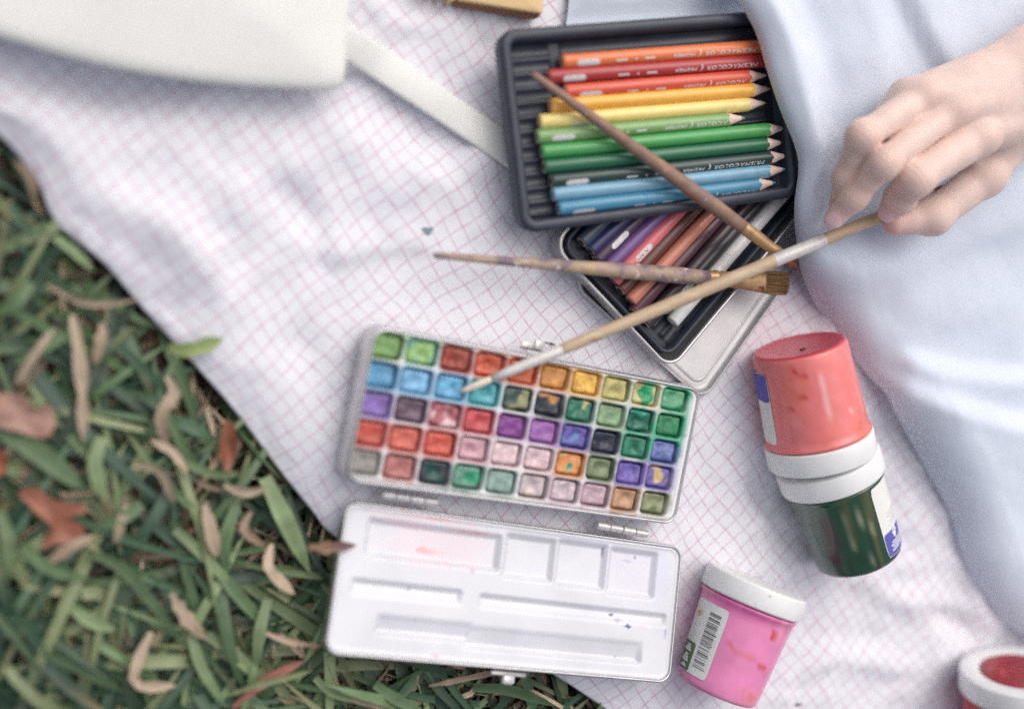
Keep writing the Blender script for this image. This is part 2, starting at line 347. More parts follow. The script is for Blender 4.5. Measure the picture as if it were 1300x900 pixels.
GREENS = [srgb(76, 102, 68), srgb(96, 122, 82), srgb(54, 84, 60), srgb(44, 68, 50), srgb(122, 142, 100), srgb(68, 98, 72)]
TANS = [srgb(176, 152, 128), srgb(150, 126, 104), srgb(122, 100, 82), srgb(196, 174, 150), srgb(104, 78, 64)]
def rand_blade(root, ang, L, w, lift, droop, k=6, fold=.3, tw=0.):
    t = np.linspace(0, 1, k); bend = random.uniform(-.7, .7)
    a = ang+bend*t; dx = np.cumsum(np.r_[0, np.cos(a[1:])])*L/(k-1); dy = np.cumsum(np.r_[0, np.sin(a[1:])])*L/(k-1)
    zz = root[2]+lift*np.sin(np.clip(t*droop, 0, math.pi))
    return blade(np.c_[root[0]+dx, root[1]+dy, zz], w, fold, twist=tw, ex=3)
lidW = [W(421, 828, .01), W(430, 636, .01), W(860, 690, .01), W(857, 870, .01)]
def in_quad(p, q, pad):
    c = np.mean(q, 0)
    for i in range(4):
        a, b_ = q[i], q[(i+1) % 4]; e = b_-a; nn = nrm([-e[1], e[0]]); 
        if np.dot(c[:2]-a[:2], nn) < 0: nn = -nn
        if np.dot(np.asarray(p)[:2]-a[:2], nn) < -pad: return False
    return True
def grass_layer(name, count, pal, Lr, wr_, liftr, rootz, fold, k=6, tw=0.6, depth=.34):
    parts, cols = [], []
    for i in range(count):
        e = EDGEW[random.randrange(20, len(EDGEW)-20)]
        s = random.uniform(-.012, depth)
        p = np.array([e[0]-s*IN[0], e[1]-s*IN[1], rootz+random.uniform(-.006, .006)])
        L = random.uniform(*Lr); w = random.uniform(*wr_); lift = random.uniform(*liftr); ang = random.uniform(0, 2*math.pi)
        if s < .08 and math.cos(ang-math.atan2(IN[1], IN[0])) > .2: ang += math.pi      # lean away from the cloth
        q = p[:2]+np.array([math.cos(ang), math.sin(ang)])*L
        if in_quad(p, lidW, .012) or in_quad(q, lidW, .012): lift = min(lift, -rootz-.012)
        V, Fc = rand_blade(p, ang, L, w, lift, random.uniform(1.5, 3.0), k, fold, random.uniform(-tw, tw))
        c = pal[random.randrange(len(pal))]*random.uniform(.62, 1.2)
        parts.append((V, Fc)); cc = np.tile(c, (len(V), 1)); 
        tipc = sstep(.6, 1, np.repeat(np.linspace(0, 1, k), 3))[:, None]*random.choice([0, 0, .5])
        cols.append(cc*(1-tipc)+srgb(168, 150, 110)*tipc)
    V, Fc = merge(parts); V[:, 2] = np.where(inside(V) > -.004, np.minimum(V[:, 2], -.017), V[:, 2])
    o = mk(name, V, Fc, M_grass, col=np.vstack(cols), loc=(0, 0, 0)); o['kind'] = 'stuff'; return o
tag(grass_layer('dead_grass', 7500, [c*.95 for c in TANS[:4]]+[TANS[4]*.8, srgb(92, 76, 62), srgb(66, 54, 46)], (.02, .075), (.0012, .0044), (.004, .026), -.036, .4, 5, 2.), 'tangle of thin dead tan grass under the green blades', 'dead grass')
tag(grass_layer('grass', 2500, GREENS+[srgb(44, 76, 58), srgb(120, 132, 94)], (.08, .21), (.0030, .0086), (.016, .038), -.038, .3, 7, .7), 'thick green lawn grass beside and under the cloth edge', 'grass')

def where(pts):
    a, b_ = np.array(pts[0], float), np.array(pts[-1], float); m_ = (a+b_)/2; d = b_-a; L = np.linalg.norm(d)
    size = 'long' if L > 100 else 'short' if L < 55 else 'medium'
    an = math.degrees(math.atan2(-d[1], d[0])) % 180
    di = 'level' if an < 20 or an > 160 else 'upright' if 70 < an < 110 else 'leaning right' if an <= 70 else 'leaning left'
    marks_ = {'by the pinkish leaf': (20, 530), 'by the orange leaf': (70, 655), 'in the bottom left corner': (60, 850), 'by the rusty leaf': (288, 560), 'beside the palette lid': (400, 760), 'beside upper cloth edge': (60, 300),
              'beside mid cloth edge': (190, 450), 'below the palette lid': (580, 880), 'at the bottom edge': (280, 890), 'in mid lawn': (190, 640), 'in the lower lawn': (180, 770), 'near lower cloth corner': (350, 650), 'by the reddish blade': (350, 820), 'in the upper lawn': (40, 430)}
    return size, di, min(marks_, key=lambda k: np.hypot(*(m_-marks_[k])))
# prominent blades one can pick out; pixel points, width px, colour
def px_blade(name, pts, wpx, c, z, label, cat, group=None, arch=.004, fold=.22, c2=None, tw=0.):
    P = resample([np.r_[np.array(p, float), 0] for p in pts], np.linalg.norm(np.diff(np.array(pts, float), axis=0), axis=1).sum()/9)[:, :2]
    k = len(P); t = np.linspace(0, 1, k)
    Wp = np.array([W(p[0], p[1], z+arch*math.sin(math.pi*tt)) for p, tt in zip(P, t)])
    V, Fc = blade(Wp, wpx*S(Wp[0])*.92, fold, twist=tw, base=.75 if group and 'green' in group else .45, ex=3.5 if group and 'green' in group else 5, ragged=.12 if group and 'green' in group else .5)
    tt = np.repeat(t, 3)[:, None]; cc = np.tile(c, (len(V), 1)); cc = cc*(1+.35*np.array([noise.noise((v[0]*90, v[1]*90, 9.)) for v in V]))[:, None]
    if c2 is not None: cc = cc*(1-sstep(.4, .7, tt))+c2*sstep(.4, .7, tt)
    mid = np.tile([1, .82, 1], k)[:, None]
    return tag(mk(name, V, Fc, M_grass, col=cc*mid*(1+.1*np.sin(tt*25))), label, cat, group)
HG = [([(0, 545), (50, 575), (108, 622)], 30, 1), ([(222, 672), (262, 708), (302, 756)], 15, 4), ([(119, 703), (165, 730), (233, 817)], 15, 1), ([(242, 803), (255, 845), (284, 892)], 15, 4), ([(336, 606), (362, 660), (394, 728)], 24, 4),
      ([(273, 721), (300, 752), (338, 797)], 17, 1), ([(262, 805), (300, 832), (340, 876)], 16, 4), ([(248, 815), (262, 860), (288, 899)], 14, 1), ([(476, 868), (500, 885), (540, 905)], 16, 1),
      ([(600, 872), (650, 876), (705, 896)], 16, 0), ([(130, 555), (120, 590), (135, 640)], 20, 4), ([(90, 770), (120, 790), (148, 800)], 18, 4), ([(60, 830), (110, 850), (160, 880)], 18, 0), ([(180, 640), (150, 660), (120, 668)], 18, 1),
      ([(20, 460), (60, 440), (100, 410)], 14, 1), ([(215, 530), (250, 545), (270, 560)], 18, 5), ([(175, 500), (205, 520), (180, 560)], 16, 0), ([(40, 360), (20, 385), (-10, 400)], 16, 1), ([(0, 770), (40, 800), (60, 850)], 18, 2), ([(30, 690), (60, 720), (115, 735)], 16, 1),
      ([(300, 640), (285, 690), (290, 730)], 18, 1), ([(340, 760), (330, 800), (325, 850)], 16, 4), ([(230, 585), (265, 600), (300, 605)], 12, 4), ([(70, 300), (95, 320), (120, 345)], 13, 4), ([(15, 260), (35, 290), (70, 300)], 14, 2), ([(0, 650), (12, 690), (10, 740)], 18, 4), ([(400, 860), (425, 880), (470, 890)], 12, 4), ([(150, 440), (185, 470), (215, 500)], 14, 5)]
def unique(rows, fn):
    lab = [fn(*q) for q in rows]; out = []
    for i, l in enumerate(lab):
        same = sorted([k for k in range(len(lab)) if lab[k] == l], key=lambda k: sum(p[0] for p in rows[k][0])/len(rows[k][0]))
        out.append(l if len(same) == 1 else l+(', left one of two' if same[0] == i else ', right one of two') if len(same) < 3 else l)
    return out
LG = unique(HG, lambda pts, w_, ci: '%s %s green grass blade %s %s' % (where(pts)[0], {0: 'mid', 1: 'bright', 2: 'deep', 3: 'dark', 4: 'pale', 5: 'bluish'}[ci], where(pts)[1], where(pts)[2]))
for (pts, w_, ci), lb_ in zip(HG, LG):
    px_blade('grass_blade', pts, w_, GREENS[ci]*random.uniform(.75, 1.08), random.uniform(-.006, -.001), lb_, 'grass blade', 'broad green blades in the lawn', tw=random.uniform(-.4, .4))
HT = [([(92, 400), (103, 470), (106, 562)], 17, 3), ([(68, 418), (45, 450), (20, 492)], 13, 3), ([(212, 478), (222, 500), (206, 525), (213, 568)], 18, 3), ([(218, 752), (236, 785), (262, 812)], 18, 3), ([(192, 802), (176, 835), (172, 868), (224, 870)], 15, 3),
      ([(260, 640), (268, 675), (275, 708)], 19, 3), ([(318, 650), (310, 672), (338, 694)], 13, 1), ([(285, 616), (310, 624), (341, 618)], 13, 3), ([(192, 558), (220, 575), (240, 605)], 12, 3), ([(160, 640), (152, 665), (146, 690)], 13, 3),
      ([(60, 362), (110, 385), (180, 380)], 9, 3), ([(345, 690), (340, 720), (375, 755)], 16, 3), ([(60, 715), (90, 695), (120, 680)], 15, 0), ([(130, 410), (128, 430), (120, 465)], 14, 0), ([(545, 870), (585, 862), (640, 850)], 8, 0), ([(430, 880), (460, 890), (510, 900)], 9, 0), ([(170, 590), (205, 600), (222, 640)], 12, 3), ([(20, 205), (40, 225), (45, 260)], 12, 1), ([(330, 800), (370, 815), (410, 820)], 8, 0)]
LT = unique(HT, lambda pts, w_, ci: '%s %s dry grass blade %s %s' % (where(pts)[0], {0: 'brownish', 1: 'brown', 3: 'pale tan'}[ci], where(pts)[1], where(pts)[2]))
for (pts, w_, ci), lb_ in zip(HT, LT):
    px_blade('dry_grass_blade', pts, w_, TANS[ci]*random.uniform(.62, .95), random.uniform(-.004, .001), lb_, 'dry grass blade', 'dry tan blades on the lawn', fold=.4, tw=random.uniform(-.7, .7))
px_blade('grass_blade', [(214, 440), (240, 444), (284, 430)], 22, srgb(132, 148, 88), .006, 'pale green grass blade lying over the edge of the cloth', 'grass blade', arch=.002)
px_blade('dry_grass_blade', [(392, 694), (425, 694), (453, 692)], 15, srgb(140, 108, 82), .020, 'brown dry blade poking over the left edge of the palette lid', 'dry grass blade', arch=.002, c2=srgb(116, 84, 84))
px_blade('dry_grass_blade', [(296, 898), (340, 862), (388, 838)], 15, srgb(164, 104, 92), 0, 'reddish dry blade lying at the bottom near the palette lid', 'dry grass blade')
px_blade('grass_blade', [(288, 882), (340, 866), (396, 852)], 9, srgb(128, 136, 96), .003, 'narrow straight green blade crossing the reddish dry blade', 'grass blade')
def dry_leaf(outline, z, c, label):
    P = resample([np.r_[np.array(p, float), 0] for p in outline+[outline[0]]], 6)[:-1, :2]; c0 = P.mean(0); n_ = len(P); V = []
    for r in (1, .75, .5, .25, 0.02):
        for p in P:
            q = c0+(p-c0)*r; V.append(W(q[0], q[1], z+.004*noise.noise((q[0]*.03, q[1]*.03, 4.))+.003*r*r))
    V = np.array(V); col = np.tile(c, (len(V), 1))*(1+.15*np.array([noise.noise((v[0]*120, v[1]*120, 1.)) for v in V]))[:, None]
    tag(mk('dry_leaf', V, gridf(5, n_, True), M_grass, col=col), label, 'leaf')
dry_leaf([(-20, 505), (15, 498), (35, 508), (48, 520), (62, 512), (70, 540), (55, 556), (25, 548), (-20, 535)], .001, srgb(158, 122, 108), 'pinkish brown dry leaf at the left edge of the lawn')
dry_leaf([(22, 625), (45, 618), (68, 634), (105, 640), (108, 652), (88, 655), (105, 668), (100, 690), (75, 690), (50, 697), (66, 672), (45, 650)], .0, srgb(146, 92, 72), 'orange brown ragged dry leaf between the green blades')
dry_leaf([(285, 532), (298, 540), (300, 575), (288, 600), (278, 570)], -.006, srgb(128, 78, 56), 'small rusty brown leaf beside the cloth edge')
dry_leaf([(-10, 575), (6, 572), (10, 592), (0, 604), (-12, 600)], -.003, srgb(150, 88, 62), 'small orange brown leaf cut by the left picture edge')

# ---------------------------------------------------------------- tote bag and strap, wooden box
def tote():
    zt = .030
    out = [(-260, -90), (-120, 10), (0, 48), (120, 82), (250, 104), (360, 113), (425, 114), (437, 95), (440, 50), (446, -20), (455, -220), (100, -330), (-200, -260)]
    P = resample([W(x, y, zt*.8)[:2] for x, y in out]+[W(*out[0], zt*.8)[:2]], .006)[:-1]; c = P.mean(0); n_ = len(P)
    V = []
    for ins, z, sc_ in ((.030, .0035, 1), (.028, .006, 1), (.018, .018, 1), (.006, .030, 1), (.001, .037, 1), (0, .041, 1), (.002, .045, 1), (.008, .048, 1), (.02, .050, 1), (.02, .054, .8), (.02, .058, .55), (.02, .060, .25)):
        d = P-c; l = np.linalg.norm(d, axis=1, keepdims=True); Q = c+d*(1-ins/l)*sc_
        V.append(np.c_[Q, z*.56+.0016+.0030*np.array([noise.noise((q[0]*7, q[1]*7, 2.)) for q in Q])*(z > .02)])
    V.append(np.r_[c, .0352][None]); nl = 12; Fc = gridf(nl, n_, True)
    Fc += [((nl-1)*n_+i, (nl-1)*n_+(i+1) % n_, nl*n_) for i in range(n_)] + [tuple(reversed(range(n_)))]
    t = thing('tote_bag', 'cream canvas tote bag lying on the cloth at the top left', 'bag', np.r_[c, .004])
    mk('body', np.vstack(V), Fc, M_tote, t)
    k = 40; tt = np.linspace(0, 1, k); A, B_ = np.array([415., 36]), np.array([668., 206])
    rows = []
    for q in tt:
        p = A+(B_-A)*q; zc = .022*(1-sstep(0, .32, q))+.0065
        e = np.array([.56, -.83]); hw = 21*(1-.12*q)
        L_, R_ = W(*(p+e*hw), zc), W(*(p-e*hw), zc)
        z1 = np.array([0, 0, .0011])
        rows.append([L_-z1, L_+z1*.3, L_*.9+R_*.1+z1, L_*.5+R_*.5+z1*1.3, L_*.1+R_*.9+z1, R_+z1*.3, R_-z1])
    mk('strap', np.array(rows).reshape(-1, 3), gridf(k, 7), M_tote, t)
tote()
def wooden():
    fr, hx, hy = plane_frame(W(583, -60, .016), W(694, -40, .016), W(583, 4, .016), W(689, 21, .016))
    t = thing('wooden_box', 'small pale wooden box with a slotted end at the top edge', 'box', fr.o-fr.z*.014)
    V, Fc = loft(fr, hx, hy, .002, [(.001, -.013), (0, -.012), (0, -.0045), (.0006, -.004)]); mk('body', V, Fc, M_woodd, t)
    V, Fc = loft(fr, hx-.0005, hy-.0016, .0015, [(.0006, -.0042), (0, -.0036), (0, -.0006), (.0008, 0)]); mk('lid', V, Fc, M_wood, t)
    V, Fc = loft(fr, hx-.010, hy-.010, .0015, [(0, -.0002), (.0006, .0012), (.0014, .0012), (.002, .0003)], cap0=False, cap1=False); mk('trim', V, Fc, M_wood, t)
    for i in range(4):
        x1 = -hx-.0016-i*.0062
        V, Fc = box(fr, x1-.0034, x1, -hy+.001+.0012*i, hy, -.011, -.001-.0004*i); mk('slat', V, Fc, M_wood, t)
    V, Fc = box(fr, -hx-.021, -hx-.0006, -hy+.008, hy-.002, -.0125, -.0095); mk('tray', V, Fc, M_woodd, t)
wooden()

# ---------------------------------------------------------------- coloured pencils
def pencil(fr, p0, p1, R, c, label, group, sharp=True, text=None, pill=True, roll=.45, code=None, cone=.0105, leadc=None, core=None):
    """p0 butt and p1 tip in frame fr coordinates (axis of the pencil)"""
    a, b_ = fr.w(np.array(p0)), fr.w(np.array(p1)); L = float(np.linalg.norm(b_-a))
    pf = axis_frame(a, b_, up=fr.z)
    t = thing('coloured_pencil', label, 'pencil', a-pf.z*R, group)
    mc = PM.setdefault(c, flat('pencil lacquer', c)); ml_ = PL.setdefault(c, flat('pencil lead', leadc or tuple(min(255, int(v*.95)) for v in c), .6, 0))
    sh = L-cone-.0035 if sharp else L-.001
    n_ = 20; th = np.arange(n_)*2*math.pi/n_
    V = []
    for x, r in ((0, R*.86), (.0006, R*.97), (.0012, R), (sh*.5, R), (sh-.002, R)):
        V.append(pf.w(np.c_[np.full(n_, x), r*np.sin(th), r*np.cos(th)]))
    wob = sh+.0009*np.sin(th*5+L*900) if sharp else np.full(n_, sh)
    V.append(pf.w(np.c_[wob, R*np.sin(th), R*np.cos(th)]))
    mk('barrel', np.vstack(V), gridf(6, n_, True)[::1]+([] if sharp else [tuple(range(5*n_, 6*n_))]), mc, t)
    # butt: wood ring and core
    V, Fc = lathe(pf, [(.0002, R*.87), (.0001, R*.5)], n_, False, False); mk('butt', V, Fc, M_cedar, t)
    V, Fc = lathe(pf, [(.0008, R*.52), (-.0001, R*.5), (-.0003, R*.3)], n_, False, True); mk('core', V, Fc, ml_, t)
    if sharp:
        V = [pf.w(np.c_[wob-.0004, R*.985*np.sin(th), R*.985*np.cos(th)])]
        for x, r in ((sh+cone*.3, R*.80), (sh+cone*.7, R*.50), (sh+cone, R*.34)): V.append(pf.w(np.c_[np.full(n_, x), r*np.sin(th), r*np.cos(th)]))
        mk('sharpened_wood', np.vstack(V), gridf(4, n_, True), M_cedar, t)
        V, Fc = lathe(pf, [(sh+cone-.0002, R*.345), (L-.0012, R*.19), (L-.0002, R*.10), (L, R*.03)], n_, False, True); mk('lead_tip', V, Fc, ml_, t)
    RR = R+.00006
    def put(txt, ustart, h, rollv):
        P, Fc, w = text2d(txt); w = w*1.38; u = ustart-(P[:, 0]*1.38+P[:, 1]*.22)*h; ang = rollv+(.5-P[:, 1])*-1*h/R*1.0
        ang = rollv-(P[:, 1]-.5)*h/R*-1
        return on_barrel(pf, u, ang, RR), Fc, w*h
    def strip(u0, u1, v0, v1, R2, k=7):
        uu, aa = np.meshgrid(np.linspace(u0, u1, 3), np.linspace(v0/R, v1/R, k)); return on_barrel(pf, uu.ravel(), aa.ravel(), R2), gridf(k, 3)
    vr = roll*R
    if text:
        u = (L-.0205 if text is True else L+text); cs = []; lim = sh-.0012
        for s_, h, gap in (('PRISMACOLOR', .0026, .0020), ('(', .0034, .0018), ('PREMIER', .0020, .012)):
            for ch in s_:
                P, Fc, w = text2d(ch); V, Fc, w = put(ch, u, h, roll)
                if u < lim:
                    cs.append((V, Fc)); cs.append((V+pf.x*.00016+pf.z*.00002, Fc)); cs.append((V+pf.y*.00012-pf.z*.00001, Fc))
                u -= w+.00085*(h/.0026)
            u -= gap
        for dl in (.007, .0012, .0075):                       # foil dashes of the unreadable small print
            V, Fc = strip(u-dl, u, vr-.0006, vr+.0005, RR); cs.append((V, Fc)); u -= dl+.0055
        V, Fc = merge(cs); mk('foil_lettering', V, Fc, M_foil, t, smooth=False)
    if pill:
        pu = pill if pill is not True else .0085
        uu, aa = np.meshgrid(np.linspace(0, 1, 13), np.linspace(-1, 1, 7)); hx_, hy_ = .0076, .0020
        wpill = np.sqrt(np.clip(1-(np.clip(np.abs(uu*2-1)-.72, 0, 1)/.28)**2, 0, 1))
        V = on_barrel(pf, (pu+uu*2*hx_).ravel(), ((vr+aa*hy_*np.maximum(wpill, .25))/R).ravel(), RR)
        lb = mk('code_label', V, gridf(7, 13), M_pill, t)
        if code:
            P, Fc, w = text2d(code); h = .0021; V, Fc, w = put(code, pu+hx_+w*h/2, h, roll)
            pf2 = V+pf.z*.00005; mk('code_lettering', pf2, Fc, M_ink, t, smooth=False)
    return t
PM, PL = {}, {}

# ---------------------------------------------------------------- upper black tray with eleven pencils
def upper_tray():
    fr, hx, hy = plane_frame(W(643, 40, .033), W(1004, 6, .041), W(651, 297, .0315), W(1014, 254, .0365))
    t = thing('pencil_tray', 'black plastic tray holding a row of warm to blue pencils', 'pencil tray', fr.o-fr.z*.014)
    R0 = .0115
    V, Fc = loft(fr, hx, hy, R0, [(.003, -.0135), (.0012, -.0125), (.0004, -.003), (.0012, -.0008), (.003, 0), (.0058, 0), (.0072, -.0008), (.0082, -.003), (.0092, -.0105), (.0100, -.0108)], 9, True, False)
    mk('shell', V, Fc, M_black, t)
    ix, iy = hx-.0098, hy-.0098
    pitch = 2*iy/12.0
    def zf(X, Y):
        f = np.abs(np.sin((Y+iy)/pitch*math.pi))
        z = -.0098+.0028*(1-f)**1.5
        gx_ = fr.hit(706, 70, -.008)[0]
        z = np.where(np.abs(X-gx_) < .004, -.0105, z)
        return np.where(X > ix-.006, -.0105, z)
    V, Fc, _ = field(fr, ix, iy, R0-.0088, .0011, zf); mk('fluted_floor', V, Fc, M_black, t)
    spec = [((713, 79), (990, 58), (226, 122, 70), 'bright orange pencil, topmost in the black tray', True, True, True, .45),
            ((695, 98), (992, 76), (172, 54, 56), 'crimson red pencil below the bright orange one', True, True, True, .55),
            ((716, 117), (973, 96), (214, 88, 66), 'vermilion red pencil in the black tray above the golden yellow one', .010, True, True, .75),
            ((698, 135), (978, 113), (240, 178, 74), 'golden yellow pencil with an orange point', None, False, True, .5),
            ((684, 155), (972, 131), (236, 214, 132), 'pale lemon yellow pencil in the black tray', None, .02, True, 1.15),
            ((681, 174), (946, 150), (128, 166, 104), 'sage green pencil, shortest in the black tray', .012, True, True, .5),
            ((687, 193), (997, 163), (74, 158, 86), 'bright green pencil between sage and dark green ones', None, False, True, .5),
            ((690, 212), (995, 181), (36, 104, 72), 'dark green pencil in the black tray', None, False, True, .5),
            ((699, 230), (1000, 198), (38, 62, 60), 'blackish green pencil with silver lettering', True, True, True, .62),
            ((701, 247), (997, 215), (122, 168, 192), 'light sky blue pencil in the black tray', None, False, True, .5),
            ((708, 265), (985, 232), (72, 138, 170), 'medium blue pencil, lowest in the black tray', -.006, True, True, .95)]
    for q0, q1, c, lab, tx, pl, sh, ro in spec:
        h = -.0040; R = .0046
        a, b_ = fr.hit(*q0, h), fr.hit(*q1, h)
        lc = (240, 160, 50) if c == (240, 178, 74) else (226, 206, 190) if c == (214, 88, 66) else None
        if tx is not None and tx is not True and tx > 0: tx = tx-.013
        pencil(fr, a, b_, R, c, lab, 'pencils in the black tray', sh, tx, pl, ro, leadc=lc)
upper_tray()

# ---------------------------------------------------------------- lower tin: lid, base, black tray and pencils
def lower_tin():
    # lid lying open side up
    A, Bc = W(893, 511, .006), W(714, 376, .006); u = nrm(W(1015, 338, .006)-A); v = nrm(Bc-A); v = nrm(v-np.dot(u, v)*u)
    lv, lu = np.linalg.norm(Bc-A), .205
    o = A+u*lu/2+v*lv/2; x = -v; fr = Frame(o, u, v, np.cross(u, v)); 
    if fr.z[2] < 0: fr = Frame(o, u, -v, -fr.z)
    t = thing('tin_lid', 'flat silver tin lid lying under the pencil tin', 'lid', fr.o-fr.z*.006)
    V, Fc = loft(fr, lu/2, lv/2, .013, [(.002, -.0058), (.0006, -.005), (0, -.003), (-.0002, -.0006), (.0004, .0003), (.0012, .0003), (.0018, -.0006), (.0024, -.0036), (.0055, -.0044)], 9); mk('lid_pan', V, Fc, M_silver2, t)
    V, Fc = loft(fr, lu/2-.007, lv/2-.007, .009, [(0, -.0045), (.0008, -.0038), (.0016, -.0038), (.0024, -.0045)], 9, False, False); mk('embossed_ridge', V, Fc, M_silver2, t)
    # base
    zr = .0205
    A, Bc = W(852, 470, zr), W(696, 318, zr); u = nrm(W(1008, 282, zr)-A); v = Bc-A; v = nrm(v-np.dot(u, v)*u); lv = np.dot(Bc-A, v); lu = .20
    o = A+u*lu/2+v*lv/2; fr = Frame(o, u, v, np.cross(u, v))
    if fr.z[2] < 0: fr = Frame(o, u, -v, -fr.z)
    t = thing('pencil_tin', 'open silver tin holding dark pencils under the black tray', 'tin', fr.o-fr.z*.0175)
    V, Fc = loft(fr, lu/2, lv/2, .012, [(.0025, -.0165), (.0008, -.0158), (0, -.013), (0, -.0022), (-.0006, -.0012), (-.0004, -.0002), (.0006, 0), (.0014, -.0006), (.0016, -.003), (.002, -.0145)], 9); mk('tin_base', V, Fc, M_silver, t)
    # black insert tray, a thing of its own
    t2 = thing('pencil_tray', 'black fluted tray set inside the silver tin under the brushes', 'pencil tray', fr.o-fr.z*.0142)
    hx, hy = lu/2-.0050, lv/2-.0050
    V, Fc = loft(fr, hx, hy, .0095, [(.002, -.014), (.0004, -.0135), (0, -.004), (.0006, -.003), (.0014, -.003), (.0026, -.0042), (.0034, -.0115)], 9, True, False); mk('shell', V, Fc, M_black, t2)
    ix, iy = hx-.0033, hy-.0033; pitch = 2*iy/12.0
    def zf(X, Y):
        f = np.abs(np.sin((Y+iy)/pitch*math.pi)); z = -.0120+.0030*(1-f)**1.5
        return np.where(np.abs(X+ix-.020) < .003, -.0122, np.where(X < -ix+.006, -.0122, z))
    V, Fc, _ = field(fr, ix, iy, .006, .0011, zf); mk('fluted_floor', V, Fc, M_black, t2)
    G = 'pencils in the silver tin'
    spec = [((738, 308), (758, 288), (60, 72, 88), 'slate blue pencil, leftmost in the silver tin', False, None),
            ((749, 319), (784, 286), (44, 46, 92), 'navy blue pencil in the silver tin', False, None),
            ((757, 331), (804, 283), (70, 50, 78), 'dark violet pencil with a silver band of print', .012, ''),
            ((767, 344), (832, 278), (116, 84, 140), 'light purple pencil in the silver tin', False, None),
            ((779, 357), (855, 276), (222, 116, 122), 'coral pink pencil with a white code label', .019, 'PC929'),
            ((787, 369), (872, 276), (102, 58, 52), 'chestnut brown pencil beside the coral pink one', False, None),
            ((800, 382), (895, 279), (206, 132, 110), 'salmon peach pencil in the silver tin', False, None),
            ((804, 397), (912, 276), (88, 50, 62), 'maroon pencil beside the salmon one', False, None),
            ((818, 412), (934, 276), (62, 46, 54), 'blackish brown pencil beside the maroon one', False, None),
            ((842, 394), (951, 271), (42, 44, 52), 'black pencil with a white code label under the brush', .016, 'PC 9'),
            ((853, 409), (979, 264), (232, 230, 228), 'white pencil in the silver tin', False, None)]
    for q0, q1, c, lab, pl, code in spec:
        h = -.0050; a, b_ = fr.hit(*q0, h), fr.hit(*q1, h); d = nrm(b_-a)
        xe = ix-.004; L = min(.165, (xe-a[0])/d[0], max(.05, ((iy-.0045)*np.sign(d[1])-a[1])/d[1] if abs(d[1]) > .02 else 9))
        pencil(fr, a, a+d*L, .0048, c, lab, G, True, None, pl, .1, code=code or None)
lower_tin()

# ---------------------------------------------------------------- watercolour palette
PANS = [[(122, 168, 92), (122, 190, 160), (168, 70, 52), (216, 92, 56), (226, 104, 50), (216, 142, 50), (226, 170, 62), (186, 178, 108), (206, 194, 128), (96, 172, 128)],
        [(78, 156, 200), (112, 178, 220), (98, 178, 220), (78, 184, 194), (64, 86, 82), (44, 54, 64), (42, 122, 98), (134, 168, 124), (22, 104, 84), (44, 140, 92)],
        [(134, 102, 182), (104, 78, 98), (180, 92, 102), (206, 74, 82), (132, 54, 142), (162, 98, 178), (100, 82, 172), (44, 48, 70), (42, 128, 100), (84, 96, 168)],
        [(208, 80, 60), (214, 96, 78), (216, 84, 64), (206, 156, 168), (228, 196, 200), (224, 192, 196), (226, 148, 74), (118, 132, 96), (114, 92, 180), (118, 100, 180)],
        [(152, 148, 140), (190, 116, 110), (52, 62, 68), (104, 152, 134), (138, 168, 158), (192, 174, 178), (206, 184, 192), (202, 170, 182), (192, 146, 108), (144, 148, 106)]]
SEC = {(0, 1): (146, 184, 116), (0, 8): (40, 156, 104), (0, 9): (26, 134, 90), (1, 5): (214, 150, 84), (1, 6): (206, 190, 130), (2, 2): (224, 196, 200), (3, 6): (44, 150, 130), (3, 9): (206, 178, 122), (4, 2): (30, 76, 70), (4, 3): (60, 160, 120), (4, 5): (220, 204, 190), (1, 8): (50, 150, 120), (0, 7): (206, 194, 120), (2, 6): (88, 120, 170), (1, 4): (150, 150, 110), (4, 9): (100, 112, 76), (0, 6): (236, 190, 90), (2, 9): (120, 130, 180)}
R1 = [(494, 442), (535, 449), (577, 457), (618, 463), (660, 471), (702, 479), (742, 486), (782, 493), (820, 499), (859, 507)]
R5 = [(467, 584), (509, 592), (551, 598), (595, 605), (637, 612), (677, 618), (716, 624), (755, 630), (793, 636), (833, 641)]
